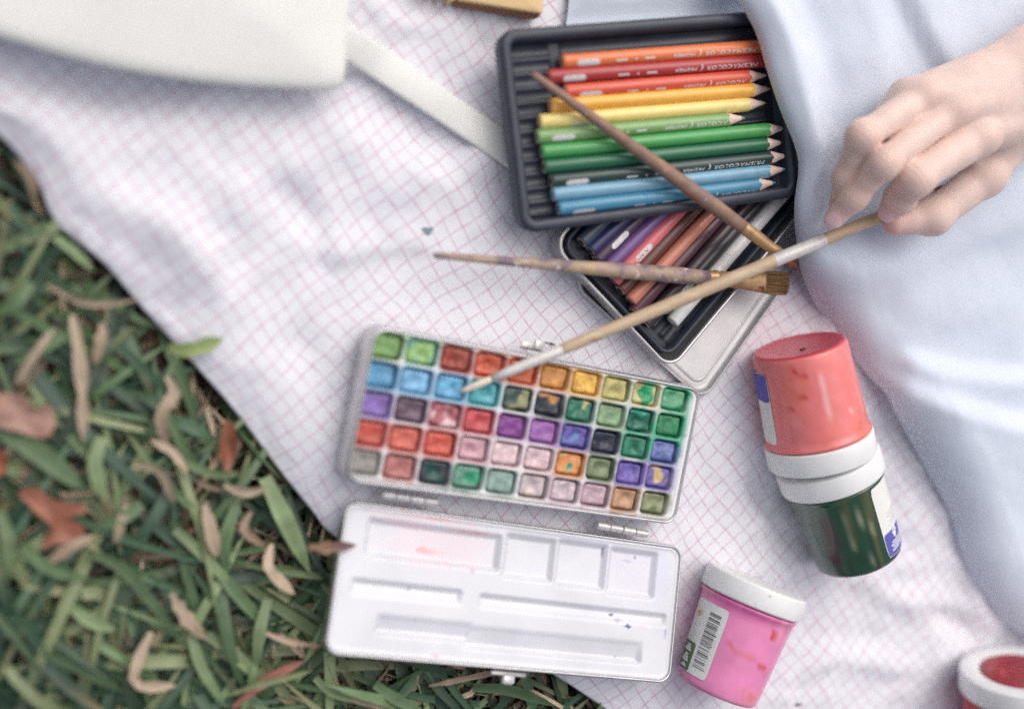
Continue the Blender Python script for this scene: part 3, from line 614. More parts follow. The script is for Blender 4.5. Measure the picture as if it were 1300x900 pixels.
def palette():
    fr, hx, hy = plane_frame(W(472, 417, .031), W(889, 491, .0235), W(444, 607, .030), W(859, 669, .0225))
    t = thing('watercolour_palette', 'open metal watercolour box with fifty pans and a white mixing lid', 'paint palette', np.r_[W(650, 640, 0)[:2], .003])
    H = .024; R0 = .0085
    V, Fc = loft(fr, hx, hy, R0, [(.001, -H), (-.0012, -H+.0012), (-.0014, -H*.5), (-.0006, -.004), (-.0006, -.0014), (0, -.0002), (.0007, .0002), (.0013, -.0003), (.0016, -.002)], 9, True, False)
    base = mk('base_tin', V, Fc, M_silver, t)
    ix, iy = hx-.0015, hy-.0015
    cen = np.array([[fr.hit(*(np.array(R1[j])*(1-i/4)+np.array(R5[j])*i/4), -.002)[:2] for j in range(10)] for i in range(5)])
    gx_ = np.polyfit(np.tile(np.arange(10), 5), cen[:, :, 0].ravel(), 1); gy_ = np.polyfit(np.repeat(np.arange(5), 10), cen[:, :, 1].ravel(), 1)
    px_, py_ = abs(gx_[0]), abs(gy_[0]); hw, hh = px_*.440, py_*.440
    cx = gx_[1]+gx_[0]*np.arange(10); cy = gy_[1]+gy_[0]*np.arange(5)
    def dist(X, Y):
        j = np.clip(np.round((X-gx_[1])/gx_[0]), 0, 9).astype(int); i = np.clip(np.round((Y-gy_[1])/gy_[0]), 0, 4).astype(int)
        return rr_sdf(X-cx[j], Y-cy[i], hw, hh, .0030), i, j
    def zf(X, Y):
        d = dist(X, Y)[0]; e = rr_sdf(X, Y, ix, iy, R0-.0015)
        return -.0016-.0058*sstep(.0001, -.0010, d)+.0004*sstep(.0, .001, d)+.0007*sstep(-.004, -.0022, e)-.0012*sstep(-.001, 0, e)
    PC = np.array([[lin(c) for c in r] for r in PANS]); PC = .92*(PC*.86+.14*PC.mean(-1, keepdims=True))
    def cf(X, Y):
        d, i, j = dist(X, Y); c = PC[i, j]; n1 = nz(X, Y, 130, 3); n2 = nz(X, Y, 420, 4); n3 = nz(X, Y, 50, 9)
        sat = c.max(-1)-c.min(-1)
        k = np.clip(1.15*sstep(.0044, 0, d+.0020*n1+.0009*n2)*(.6+.9*sstep(-.2, .5, n3))*(.5+1.6*np.clip(sat, 0, .5)), 0, .85)
        k = np.maximum(k, .75*sstep(.0006, -.0003, d))
        right = sstep(cx[8]-px_*.75, cx[8]-px_*.2, X)*sstep(cy[2]-py_*.6, cy[2]+py_*.3, Y)*sstep(ix-.002, ix-.006, X)      # the green spill
        k2 = right*np.clip(.50+1.4*n1+.6*n3, 0, .85)*(d > -.001)
        w_ = srgb(226, 225, 228)
        o = w_*(1-k[..., None])+np.clip(c*.9, 0, 1)*k[..., None]
        o = o*(1-k2[..., None])+srgb(60, 170, 130)*k2[..., None]
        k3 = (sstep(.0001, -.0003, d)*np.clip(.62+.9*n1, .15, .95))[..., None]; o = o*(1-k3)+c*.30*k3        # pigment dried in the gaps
        yk = .5*sstep(.02, .005, np.abs(X-cx[6]))*sstep(cy[0]-py_*.9, cy[0]-py_*.3, Y)*np.clip(.5+n1, 0, 1)
        return o*(1-yk[..., None])+srgb(226, 190, 130)*yk[..., None]
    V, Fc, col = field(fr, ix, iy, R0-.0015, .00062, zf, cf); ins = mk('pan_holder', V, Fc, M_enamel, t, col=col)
    for i in range(5):
        for j in range(10):
            rnd = random.Random(i*31+j); f2 = Frame(fr.w(np.array([cx[j]+rnd.uniform(-.0003, .0003), cy[i]+rnd.uniform(-.0003, .0003), 0])), fr.x, fr.y, fr.z)
            sec = SEC.get((i, j)); sd = i*10+j+1.0
            ox, oy = rnd.uniform(-.002, .002), rnd.uniform(-.002, .002)
            def zp(X, Y):
                e = rr_sdf(X, Y, hw*.94, hh*.93, .0032); dp = [.0004, .0022, .0009, .0030, .0014][int(sd*7) % 5]
                return -.0036-dp*np.exp(-(((X-ox)/.0038)**2+((Y-oy)/.0034)**2))+.0009*nz(X, Y, 240, sd)-.0030*sstep(-.0006, 0, e)
            def cp(X, Y):
                c = PC[i, j]*(1+.35*nz(X, Y, 180, sd))[..., None]
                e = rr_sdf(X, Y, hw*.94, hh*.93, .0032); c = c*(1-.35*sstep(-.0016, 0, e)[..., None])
                if sec:
                    k = sstep(.02, .22, nz(X, Y, 110, sd+.5)+.25*np.exp(-((X-ox-.002)**2+(Y-oy)**2)/.003**2)-.05)[..., None]; c = c*(1-k)+srgb(*sec)*k
                return np.clip(c, 0, 1)
            V, Fc, col = field(f2, hw*.94, hh*.93, .0032, .0012, zp, cp); mk('paint_pan', V, Fc, M_paint, t, col=col)
    # lid with mixing wells
    fl, lx, ly = plane_frame(W(431, 636, .0135), W(861, 691, .0125), W(421, 828, .030), W(857, 870, .029))
    V, Fc = loft(fl, lx, ly, .009, [(.0022, -.0115), (.0006, -.0105), (-.0004, -.008), (-.0006, -.003), (-.0002, -.0012), (.0001, 0), (.0007, .0004), (.0013, 0), (.0016, -.0016)], 9, True, False)
    lid = mk('lid', V, Fc, M_silver, t)
    jx, jy = lx-.0015, ly-.0015
    def loc(px, py): return fl.hit(px, py, -.001)[:2]
    # wells: (TL, BR pixel corners, depth, ramp direction)
    wells = [((467, 655), (634, 728), .0040, 0), ((643, 675), (702, 742), .0038, 0), ((709, 682), (768, 752), .0038, 0), ((775, 692), (831, 763), .0038, 0),
             ((446, 732), (586, 772), .0044, 1), ((608, 752), (846, 800), .0044, 1), ((478, 776), (600, 818), .0052, 2), ((590, 790), (815, 845), .0052, 2)]
    WL = []
    for a, b_, dp, rm in wells:
        p, q = loc(*a), loc(*b_); WL.append(((p+q)/2, abs(q-p)/2, dp, rm))
    def zl(X, Y):
        z = np.zeros(X.shape)
        for c, h, dp, rm in WL:
            d = rr_sdf(X-c[0], Y-c[1], h[0], h[1], .0030); k = sstep(.0005, -.0042, d)
            yy = (Y-c[1])/h[1]
            ramp = 1.0 if rm == 0 else np.clip((yy+1)/1.9, 0, 1)**1.0 if rm == 1 else np.clip((1.15-yy)/2.1, .12, 1)
            z = np.minimum(z, -dp*k*ramp)
        e = rr_sdf(X, Y, jx, jy, .0075)
        return -.0014+z+.0007*sstep(-.003, -.001, e)-.0008*sstep(-.0008, 0, e)
    marks = [((540, 697), .0034, .0024, (226, 110, 96), .9), ((553, 701), .0050, .0014, (226, 140, 120), .8), ((560, 660), .012, .0012, (224, 150, 135), .7), ((600, 676), .011, .0011, (222, 132, 116), .75), ((510, 660), .02, .004, (226, 196, 206), .5), ((560, 690), .035, .016, (228, 208, 216), .55),
             ((513, 647), .004, .0016, (232, 180, 168), .7), ((779, 781), .0026, .0012, (92, 84, 120), .9), ((797, 795), .0030, .0014, (84, 80, 140), .9), ((786, 786), .004, .002, (150, 150, 190), .5), ((768, 700), .0009, .0030, (110, 110, 150), .8), ((810, 708), .0012, .001, (70, 70, 140), .9), ((803, 713), .004, .0006, (150, 150, 196), .6),
             ((520, 748), .0016, .0016, (150, 150, 170), .6), ((478, 745), .0014, .0012, (160, 160, 180), .6), ((840, 730), .006, .02, (206, 208, 232), .5), ((555, 833), .003, .0012, (226, 160, 176), .7), ((800, 720), .02, .02, (216, 212, 226), .4), ((785, 835), .0015, .0012, (150, 160, 176), .6), ((845, 805), .0012, .003, (150, 155, 190), .6), ((815, 796), .004, .0012, (226, 196, 204), .6), ((486, 704), .002, .0016, (190, 206, 220), .6), ((600, 725), .0012, .0012, (180, 150, 170), .6)]
    MK = [(loc(*p), a, b_, np.array(lin(c)), k) for p, a, b_, c, k in marks]
    def cl_(X, Y):
        o = np.broadcast_to(srgb(214, 216, 221), X.shape+(3,)).copy(); n1 = nz(X, Y, 300, 6); n2 = nz(X, Y, 900, 7); n3 = nz(X, Y, 40, 8)
        o *= (1-.05*sstep(0, .5, n3))[..., None]*np.array([1, .985, 1.0])
        for p, a, b_, c, k in MK:
            r = np.hypot((X-p[0])/a, (Y-p[1]+.15*(X-p[0])*0)/b_)+.9*n1+.4*n2; m_ = (k*sstep(1.15, .7, r))[..., None]; o = o*(1-m_)+c*m_
        return o
    V, Fc, col = field(fl, jx, jy, .0075, .0007, zl, cl_); mk('mixing_wells', V, Fc, M_enamel, lid, col=col)
    # hinges between the two halves
    for a, b_, za in (((484, 627), (556, 638), .0155), ((757, 666), (822, 678), .0145)):
        p, q = W(*a, za), W(*b_, za); hf = axis_frame(p, q); L = np.linalg.norm(q-p); hs = []
        for i in range(4):
            x0, x1 = L*i/4+.0002, L*(i+1)/4-.0002; r = .0027-.0002*(i % 2)
            hs.append(lathe(hf, [(x0, r*.8), (x0+.0003, r), (x1-.0003, r), (x1, r*.8)], 24))
        V, Fc = merge(hs); hg = mk('hinge', V, Fc, M_chrome, t, smooth=False)
        V, Fc = box(hf, .0005, L-.0005, -.0008, .0008, -.006, -.0015); mk('hinge_leaf', V, Fc, M_chrome, hg)
    # clasp on the far side of the base and catch on the lid
    cf_ = Frame(W(688, 440, .020), fr.x, fr.y, fr.z)
    V, Fc = merge([box(cf_, -.0135, -.0045, -.003, .0012, -.002, -.0010), box(cf_, -.0050, .0012, -.003, .0036, -.002, .0006), box(cf_, .0016, .0084, .0022, .0034, -.002, .0006), box(cf_, .0062, .0084, -.003, .0024, -.002, .0004), box(cf_, -.0135, .0084, -.0035, -.0024, -.003, .001)])
    mk('clasp', V, Fc, M_chrome, t)
    cg = Frame(W(645, 856, .022), fl.x, fl.y, fl.z)
    V, Fc = merge([box(cg, -.012, .012, -.0008, .002, -.002, .001), loft(Frame(cg.w(np.array([0, -.0028, 0.])), fl.x, fl.y, fl.z), .0042, .0032, .0022, [(.0006, -.002), (0, -.0014), (0, .0016), (.0008, .0024)])])
    mk('catch', V, Fc, M_chrome, lid)
palette()

# ---------------------------------------------------------------- brushes
def brush(label, p0, p1, prof, mh, extra, group=None):
    """prof: (fraction, radius) of the handle; extra(frame, length, thing) adds ferrule and bristles"""
    fr = axis_frame(p0, p1); L = float(np.linalg.norm(np.asarray(p1)-np.asarray(p0)))
    t = thing('paint_brush', label, 'paint brush', p0, 'paint brushes')
    fx = np.array([p[0] for p in prof]); fy = np.array([p[1] for p in prof]); tt = np.unique(np.r_[np.linspace(fx[0], fx[-1], 24), fx])
    V, Fc = lathe(fr, [(x*L, np.interp(x, fx, fy)) for x in tt], 20); mk('handle', V, Fc, mh, t)
    extra(fr, L, t)
    return t
def flat_loft(fr, secs, n=20):
    """secs: (x, half width in y, half thickness in z)"""
    th = np.arange(n)*2*math.pi/n; V = np.vstack([fr.w(np.c_[np.full(n, x), a*np.sign(np.sin(th))*np.abs(np.sin(th))**.8, b_*np.cos(th)]) for x, a, b_ in secs])
    k = len(secs); return V, [tuple(reversed(q)) for q in [tuple(reversed(q)) for q in gridf(k, n, True)]]+[tuple(reversed(range(n))), tuple(range((k-1)*n, k*n))]
def hairs(fr, x0, x1, hw, ht, n, r0, spread=1.0):
    """bundle of tapered bristles as slim three-sided spikes"""
    parts = []
    for i in range(n):
        a = random.uniform(-1, 1); b_ = random.uniform(-1, 1)*math.sqrt(1-a*a*.9)
        e = x1-random.uniform(0, .18)*(x1-x0)-.10*(x1-x0)*abs(a)**3
        p = fr.w(np.array([x0, a*hw, b_*ht])); q = fr.w(np.array([e, a*hw*spread, b_*ht*.45])); mid = (p+q)/2+fr.y*a*hw*.12
        f2 = axis_frame(p, q); th = np.arange(3)*2*math.pi/3; V = []
        for c, r in ((p, r0), (mid, r0), (q, r0*.3)): V.append(c+np.outer(np.sin(th), f2.y)*r+np.outer(np.cos(th), f2.z)*r)
        parts.append((np.vstack(V), gridf(3, 3, True)))
    return merge(parts)
def exA(fr, L, t):
    V, Fc = lathe(fr, [(L*.835, .00415), (L*.84, .0043), (L*.90, .0042), (L*.95, .0036), (L*1.0, .0040), (L*1.005, .0037)], 20); mk('ferrule', V, Fc, M_brass, t)
    V, Fc = hairs(fr, L*.99, L*1.07, .0036, .003, 70, .0006, .7); mk('bristles', V, Fc, M_bristleR, t)
brush('brown worn brush lying diagonally across the pencils in the black tray', W(675, 93, .0395), W(992, 324, .0475), [(0, .0012), (.01, .0021), (.2, .0031), (.55, .0046), (.72, .0050), (.838, .0041)], M_handA, exA)
def exB(fr, L, t):
    V, Fc = flat_loft(fr, [(L*.745, .0042, .0042), (L*.75, .0048, .0046), (L*.765, .0048, .0046), (L*.768, .0053, .0050), (L*.776, .0053, .0050), (L*.779, .0047, .0045), (L*.788, .0047, .0045), (L*.791, .0052, .0049), (L*.799, .0052, .0049), (L*.802, .0049, .0044), (L*.86, .0059, .0036), (L*.918, .0072, .0028), (L*.924, .0070, .0026)]); mk('ferrule', V, Fc, M_brass, t)
    V, Fc = hairs(fr, L*.915, L*1.005, .0066, .0025, 420, .0004, 1.14); mk('bristles', V, Fc, M_bristle, t)
brush('flat bristle brush with stained handle lying across the silver tin', W(550, 324, .0265), W(1001, 361, .0275), [(0, .001), (.004, .0019), (.1, .0024), (.3, .0034), (.5, .0050), (.66, .0054), (.75, .0046)], M_handB, exB)
CT, CH = W(585, 497, .0285), W(1245, 222, .0735)
def exC(fr, L, t):
    f = lambda px: (px-585)/(1245-585.)
    V, Fc = lathe(fr, [(L*.052, .0021), (L*f(640), .0031), (L*f(700), .0037), (L*f(702), .0035)], 20); mk('ferrule', V, Fc, M_ferC, t)
    V, Fc = lathe(fr, [(0, .0008), (.003, .0017), (L*.03, .0024), (L*.055, .0020)], 20); mk('bristles', V, Fc, M_nylon, t)
    V, Fc = lathe(fr, [(L*f(965), .00425), (L*f(966), .00440), (L*f(1030), .0043), (L*f(1031), .0041)], 20, False, False); mk('white_band', V, Fc, M_ferC, t)
    V, Fc = lathe(fr, [(L*f(1180), .00345), (L*f(1181), .00355), (L*f(1215), .0034), (L*f(1216), .0032)], 20, False, False); mk('red_band', V, Fc, flat('dark red band', (120, 52, 56)), t)
brush('long pale wooden brush held by the hand above the palette', CT, CH, [(.165, .0034), (.19, .0036), (.4, .0043), (.6, .0043), (.75, .0039), (.9, .0034), (.99, .0030), (1.0, .0015)], M_handC, exC)

# ---------------------------------------------------------------- paint jars
def jar(label, pb, pl, rb, rt, rl, lid_len, colf, up=(0, 0, 1), group='paint jars', shoulder=.004, recess=False, mbody=None):
    """pb centre of the base, pl centre of the outer face of the lid"""
    fr = axis_frame(pb, pl, up); L = float(np.linalg.norm(np.asarray(pl)-np.asarray(pb)))
    t = thing('paint_jar', label, 'paint jar', np.r_[np.asarray(pb)[:2], max(.0, pb[2]-rb)], group)
    lb = L-lid_len
    prof = [(.0016, rb*.02), (.0014, rb*.55), (.0008, rb*.80), (0, rb*.88), (.0004, rb*.94), (.0018, rb*.985), (.0035, rb)]
    for q in np.linspace(.1, 1, 16): prof.append((.0035+(lb-.0035-shoulder)*q, rb+(rt-rb)*q))
    prof += [(lb-shoulder*.7, rt*1.035), (lb-shoulder*.3, rt*1.035), (lb-shoulder*.1, rt*.97), (lb+.004, rt*.96)]
    n_ = 64; V, Fc = lathe(fr, prof, n_, True, True)
    xs = np.repeat([p[0] for p in prof], n_); th = np.tile(np.arange(n_)*2*math.pi/n_, len(prof))
    th = (th+math.pi) % (2*math.pi)-math.pi
    mk('body', V, Fc, mbody or M_jarcol, t, col=colf(xs/lb, th, xs))
    # cap: fine ribs round the side
    pr = [(lb, rl*.95), (lb+.0004, rl*.99), (lb+.0016, rl), (L-.0020, rl*.997), (L-.0008, rl*.985), (L-.0002, rl*.95)]
    pr += [(L, rl*.70), (L-.0014, rl*.67), (L-.0016, rl*.01)] if recess else [(L, rl*.80), (L, rl*.02)]
    V, Fc = lathe(fr, pr, 64); cap = mk('cap', V, Fc, M_cap, t)
    return t, fr, lb, L
def patch(fr, x0, x1, a0, a1, rf, m, parent, name, nx=12, na=14, rc=0.):
    xx, aa = np.meshgrid(np.linspace(x0, x1, nx), np.linspace(a0, a1, na), indexing='ij')
    if rc:
        hx_, ha = (x1-x0)/2, (a1-a0)/2*rf((x0+x1)/2); cx, ca = (x0+x1)/2, (a0+a1)/2; R_ = rf(cx)
        U, V_ = xx-cx, (aa-ca)*R_; qx, qy = np.maximum(np.abs(U)-hx_+rc, 0), np.maximum(np.abs(V_)-ha+rc, 0); l = np.hypot(qx, qy)+1e-12; d = np.maximum(l-rc, 0)
        xx = cx+U-np.sign(U)*qx/l*d; aa = ca+(V_-np.sign(V_)*qy/l*d)/R_
    R = np.vectorize(rf)(xx); P = fr.w(np.stack([xx, R*np.sin(aa), R*np.cos(aa)], -1).reshape(-1, 3))
    return mk(name, P, gridf(nx, na), m, parent)
def streaks(th, x, f, sd): return np.array([noise.noise((a*f, b_*25, sd)) for a, b_ in zip(th, x)])
def mixc(c0, c1, k): return c0*(1-k[:, None])+c1*k[:, None]
# coral jar, base towards the top of the picture
sA = S(W(1025, 500, .025)); rA = .0285
def colA(u, th, x):
    c = np.tile(srgb(232, 124, 122), (len(u), 1)); n1 = streaks(th, x, 3, 1.); n2 = streaks(th*2.2, x*3, 4, 2.)
    c = mixc(c, srgb(228, 118, 104), .8*sstep(0, .5, n1)); c = mixc(c, srgb(230, 136, 138), .5*sstep(.1, .5, n2)); c = np.where(((x < .0017) & (u < .1))[:, None], srgb(204, 70, 84), c)
    for a, b_, ra, rb_ in ((-.88, .22, .05, .02), (-.80, .13, .06, .015), (-.95, .32, .05, .025), (-.72, .42, .09, .02), (-.98, .43, .05, .02), (-.97, .52, .04, .02), (-.60, .20, .10, .02)):
        c = mixc(c, srgb(198, 62, 72), .8*sstep(1.2, .7, np.hypot((th-a)/ra, (u-b_)/rb_)+.4*n2))
    for a, b_, ra, rb_ in ((-.30, .45, .035, .30), (-.85, .62, .03, .22), (.15, .5, .03, .12), (-.45, .85, .03, .08), (-.62, .85, .02, .1), (.2, .68, .05, .03), (-1.0, .6, .02, .2)):
        c = mixc(c, srgb(238, 188, 186), .7*sstep(1.1, .6, np.hypot((th-a)/ra, (u-b_)/rb_)+.4*n2))
    return c
pA0, pA1 = W(1014, 438, .031), W(1044, 582, .0285)
tA, fA, lbA, LA = jar('coral pink paint jar lying with its base towards the top', pA0, pA1, 59*sA, 65*sA, 69*sA, .0165, colA)
rfA = lambda x: 59*sA+(6*sA)*x/lbA+.0003
patch(fA, .010, lbA-.006, -2.2, -1.46, rfA, M_paper, tA, 'label', rc=.003)
patch(fA, .0105, .030, -2.18, -1.48, lambda x: rfA(x)+.00015, M_blueink, tA, 'label_print', rc=.002)
V, Fc = box(Frame(fA.w(np.array([.0012, -.003, .008])), fA.y, fA.z, -fA.x), -.0022, .0022, -.0006, .0006, -.0004, .0006); mk('paint_fleck', V, Fc, M_ink, tA)
# green jar
sB = S(W(1075, 650, .025))
def colB(u, th, x):
    c = np.tile(srgb(30, 68, 46), (len(u), 1)); n1 = streaks(th, x*.4, 4, 3.); n2 = streaks(th*1.7, x*.6, 5, 4.)
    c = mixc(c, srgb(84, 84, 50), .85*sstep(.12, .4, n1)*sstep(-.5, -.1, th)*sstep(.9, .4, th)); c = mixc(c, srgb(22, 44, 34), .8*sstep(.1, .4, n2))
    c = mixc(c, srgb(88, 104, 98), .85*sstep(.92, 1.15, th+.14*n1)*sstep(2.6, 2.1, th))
    for a, b_, k in ((.30, .03, .9), (.10, .02, .6), (-.22, .03, .45), (.55, .02, .5)): c = mixc(c, srgb(168, 168, 140), k*.8*sstep(1.3, .2, np.abs(th-a-.05*np.sin(u*5+a*9)-.03*n1)/(b_*1.2))*sstep(.0, .3, u)*sstep(1.0, .55, u))  # thin pale streaks: glossy highlights painted into the wall colour
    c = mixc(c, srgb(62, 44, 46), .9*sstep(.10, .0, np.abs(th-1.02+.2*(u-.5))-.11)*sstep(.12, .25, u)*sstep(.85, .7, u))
    return c
pB0, pB1 = W(1090, 706, .0275), W(1049, 582, .0285)
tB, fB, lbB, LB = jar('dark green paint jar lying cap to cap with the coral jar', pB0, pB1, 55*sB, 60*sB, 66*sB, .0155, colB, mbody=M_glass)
rfB = lambda x: 55*sB+(5*sB)*x/lbB+.0003
# label towards the right side (negative y is the other way: the axis points up the picture)
patch(fB, .0050, lbB-.004, -.95, -.10, rfB, M_paper, tB, 'label', rc=.0025)
patch(fB, .0054, .0225, -.93, -.12, lambda x: rfB(x)+.00015, M_blueink, tB, 'label_print', rc=.0022)
for k in range(4): patch(fB, .0082+k*.0018, .0092+k*.0018, -.82, -.26-.05*(k % 2), lambda x: rfB(x)+.0003, M_whiteink, tB, 'label_line', 2, 8)
for k in range(5): patch(fB, .026+k*.0022, .0266+k*.0022, -.80, -.36-.06*(k % 3), lambda x: rfB(x)+.0003, M_pill, tB, 'label_line', 2, 8)
P, Fc = [], []
for i, (x, a) in enumerate(((.0240, -.50), (.0205, -.40), (.0170, -.45), (.0152, -.50), (.0172, -.55), (.0208, -.62), (.0228, -.56))): P.append(fB.w(np.array([x, (rfB(x)+.0003)*math.sin(a), (rfB(x)+.0003)*math.cos(a)])))
mk('leaf_emblem', np.array(P), [tuple(range(len(P)))], M_whiteink, tB, smooth=False)
# bright pink jar
sC = S(W(930, 820, .025))
def colC(u, th, x):
    c = np.tile(srgb(230, 138, 184), (len(u), 1)); n1 = streaks(th, x, 3, 5.); n2 = streaks(th*1.5, x*2, 4, 6.)
    c = mixc(c, srgb(200, 90, 150), .85*sstep(.84, .92, u)); c = mixc(c, srgb(226, 150, 176), .7*sstep(.1, .4, n1))
    for a, b_, ra, rb_, col, k in ((-.14, .80, .075, .065, (196, 56, 44), .95), (-.22, .45, .17, .035, (206, 84, 78), .85), (.30, .53, .30, .035, (220, 118, 118), .7), (-.24, .15, .09, .045, (206, 80, 90), .8), (-.05, .17, .05, .03, (200, 70, 84), .8), (.72, .58, .10, .02, (214, 92, 100), .8)):
        c = mixc(c, srgb(*col), k*sstep(1.2, .75, np.hypot((th-a)/ra, (u-b_)/rb_)+.5*n2))
    return mixc(c, srgb(230, 140, 150), .6*sstep(.3, .1, u)*sstep(.2, -.2, th))
pC0, pC1 = W(908, 876, .0275), W(962, 737, .0305)
tC, fC, lbC, LC = jar('bright pink paint jar with a barcode label beside the palette lid', pC0, pC1, 53*sC, 60*sC, 65*sC, .0150, colC)
rfC = lambda x: 53*sC+(7*sC)*x/lbC+.0003
patch(fC, .0070, lbC-.0085, .93, 1.98, rfC, M_paper, tC, 'label', rc=.002)
patch(fC, .0073, .0260, 1.46, 1.96, lambda x: rfC(x)+.00012, M_greenink, tC, 'label_print', rc=.001)
x = .0125; rb = random.Random(5); k = 0
while x < lbC-.0135:
    w_ = rb.choice([.0003, .0003, .0005, .0008]); patch(fC, x, x+w_, .06+1.0-.03*(k % 7 == 0), 1.36, lambda x: rfC(x)+.0002, M_ink, tC, 'barcode_bar', 2, 6); x += w_+rb.choice([.0004, .0005, .0008, .0013]); k += 1
def jar_text(txt, x0, a0, h, m, fr, rf, parent, name, flip=1):
    P, Fc, w = text2d(txt); xx = x0+P[:, 0]*h; R = rf(x0)+.0003; aa = a0+P[:, 1]*h/R*flip
    mk(name, fr.w(np.stack([xx, R*np.sin(aa), R*np.cos(aa)], -1)), Fc, m, parent, smooth=False)
for k, (x0, wd_) in enumerate(((.0220, .0046), (.0155, .0056), (.0102, .0026))):
    for q in range(3): patch(fC, x0-wd_/2+q*wd_/3, x0-wd_/2+q*wd_/3+wd_/3.6, 1.55+.03*q, 1.84-.04*q, lambda x: rfC(x)+.0003, M_whiteink, tC, 'label_letter', 2, 6)
patch(fC, lbC-.020, lbC-.0165, 1.62, 1.8, lambda x: rfC(x)+.0003, M_orangeink, tC, 'label_mark', 3, 5, rc=.001)
for k in range(12): patch(fC, .0125+k*.0019, .0134+k*.0019, .985, 1.03, lambda x: rfC(x)+.0002, M_pill, tC, 'barcode_digit', 2, 3)
# red jar in the corner, cap towards the top of the picture
sD = S(W(1285, 860, .03))
def colD(u, th, x):
    c = np.tile(srgb(176, 30, 40), (len(u), 1)); return mixc(c, srgb(224, 170, 176), sstep(.1, .4, streaks(th, x, 4, 8.)))
pD1 = W(1294, 850, .046); vd = nrm(CAM-pD1); aD = nrm(.12*vd+.9*np.array([-.05, 1, 0])); pD0 = pD1-aD*.060
tD, fD, lbD, LD = jar('red paint jar with a red disc in its white cap at the corner', pD0, pD1, 62*sD, 66*sD, 70*sD, .017, colD, recess=True)
V, Fc = lathe(fD, [(LD-.0016, 46*sD), (LD-.0008, 45.5*sD), (LD-.0004, 44*sD), (LD-.0003, 41*sD), (LD-.0006, .0005)], 48); mk('red_disc', V, Fc, mat('wet red paint', lin((150, 18, 24)), .18, var=.15, vscale=60, coat=.5, spots=[(lin((196, 70, 60)), 70, .62, .68)]), tD)

# ---------------------------------------------------------------- person: dress and hand
HANDC = W(1190, 200, .09)
person = thing('person', 'person in a pale blue dress holding a brush over the cloth', 'person', W(1330, 400, .0))
DB = [(925, -60, .036), (932, -10, .044), (945, 15, .047), (960, 45, .048), (975, 95, .048), (990, 140, .047), (1008, 185, .046), (1013, 215, .044), (1008, 260, .042), (1009, 300, .034), (1018, 350, .018), (1040, 395, .006), (1080, 450, .003), (1120, 520, .002), (1165, 590, .002), (1200, 650, .002), (1222, 715, .002), (1250, 765, .002), (1280, 800, .002), (1330, 822, .002), (1450, 850, .002), (1600, 880, .002)]
DBW = resample([W(*p) for p in DB], .004); DD = nrm([1, .33])
DFOLDS = [([(1110, -40), (1148, 45), (1176, 88), (1225, 150)], .008, .004, 1), ([(1420, 560), (1300, 535), (1185, 500), (1080, 440)], .010, .009, 1), ([(1420, 480), (1300, 476), (1235, 470), (1160, 448)], .009, .008, 1)]
DGAUSS = [([(955, -20), (1000, 80), (1030, 200), (1035, 300)], .006, .010), ([(1010, -20), (1050, 90), (1062, 200)], -.006, .012), ([(1085, -20), (1100, 60), (1110, 130)], .003, .012), ([(1100, 330), (1200, 380), (1300, 400)], .006, .025), ([(1020, 300), (1060, 390), (1120, 450)], .004, .012), ([(1040, 250), (1070, 330), (1150, 400)], -.003, .012)]
def dress():
    sv = np.r_[np.linspace(0, .03, 14), np.linspace(.033, .52, 110)]
    X = DBW[:, None, 0]+sv*DD[0]; Y = DBW[:, None, 1]+sv*DD[1]; zb = DBW[:, None, 2]
    hz = .010+.020*sstep(.035, .01, zb)
    w_ = .014+.016*sstep(.03, .005, zb)
    q = np.clip(sv[None]/w_, 0, 1); Z = zb+hz*np.sqrt(1-(1-q)**2)+.02*sstep(.02, .35, sv)[None]*np.ones_like(X)
    for pl, h, w, sgn in DFOLDS:
        d, sg, al = poly_dist(X, Y, [W(*p, .05) for p in pl]); Z += h*sstep(-w, w, d*sg*sgn)*np.exp(-np.clip(d-.01, 0, 1)/.05)*sstep(0, .12, al)*sstep(1.0, .9, al)
    for pl, h, w in DGAUSS:
        d, sg, al = poly_dist(X, Y, [W(*p, .05) for p in pl]); Z += .75*h*np.exp(-(d/w)**2)*np.minimum(1, q+.2)
    Z += (.0022*nz(X, Y, 16, 11)+.0011*nz(X, Y, 42, 12)+.0006*nz(X*1.6+Y*.8, Y*.5-X*.3, 95, 13))*q
    # stay under the hand
    d = poly_dist(X, Y, [W(1060, 270, .05), W(1130, 290, .05), W(1200, 280, .05)])[0]
    Z = np.minimum(Z, .052+.4*np.clip(d-.02, 0, 1))
    # tuck the edge under
    under = np.stack([X[:, 0]+.006*DD[0], Y[:, 0]+.006*DD[1], Z[:, 0]-.003-.4*np.maximum(Z[:, 0]-.02, 0)*0], -1)[:, None]
    u2 = np.stack([X[:, 0]+.03*DD[0], Y[:, 0]+.03*DD[1], np.maximum(Z[:, 0]-.004, .0)], -1)[:, None]
    G = np.concatenate([u2, under, np.stack([X, Y, Z], -1)], 1)
    mk('dress', G.reshape(-1, 3), gridf(G.shape[0], G.shape[1]), M_dress, person)
    # flat part of the dress behind the black tray
    a = np.linspace(0, 1, 40); b_ = np.linspace(0, 1, 24); A, B_ = np.meshgrid(a, b_)
    P = np.array([[W(712+(960-712)*u_+6*math.sin(3*v_), 48-140*v_-18*u_) for u_ in a] for v_ in b_])
    zz = .0045+.007*sstep(0, .08, A)+.005*nz(P[..., 0], P[..., 1], 22, 14)+.006*np.exp(-((A-.62)/.12)**2)*sstep(.1, .6, B_)
    zz = np.minimum(zz, .004+.014*sstep(.0, .35, B_)+.004)
    zz = np.minimum(zz, .006+.03*np.clip(B_-.15, 0, 1))
    P[..., 2] = zz
    mk('dress_hem', P.reshape(-1, 3), gridf(24, 40), M_dress, person)
dress()

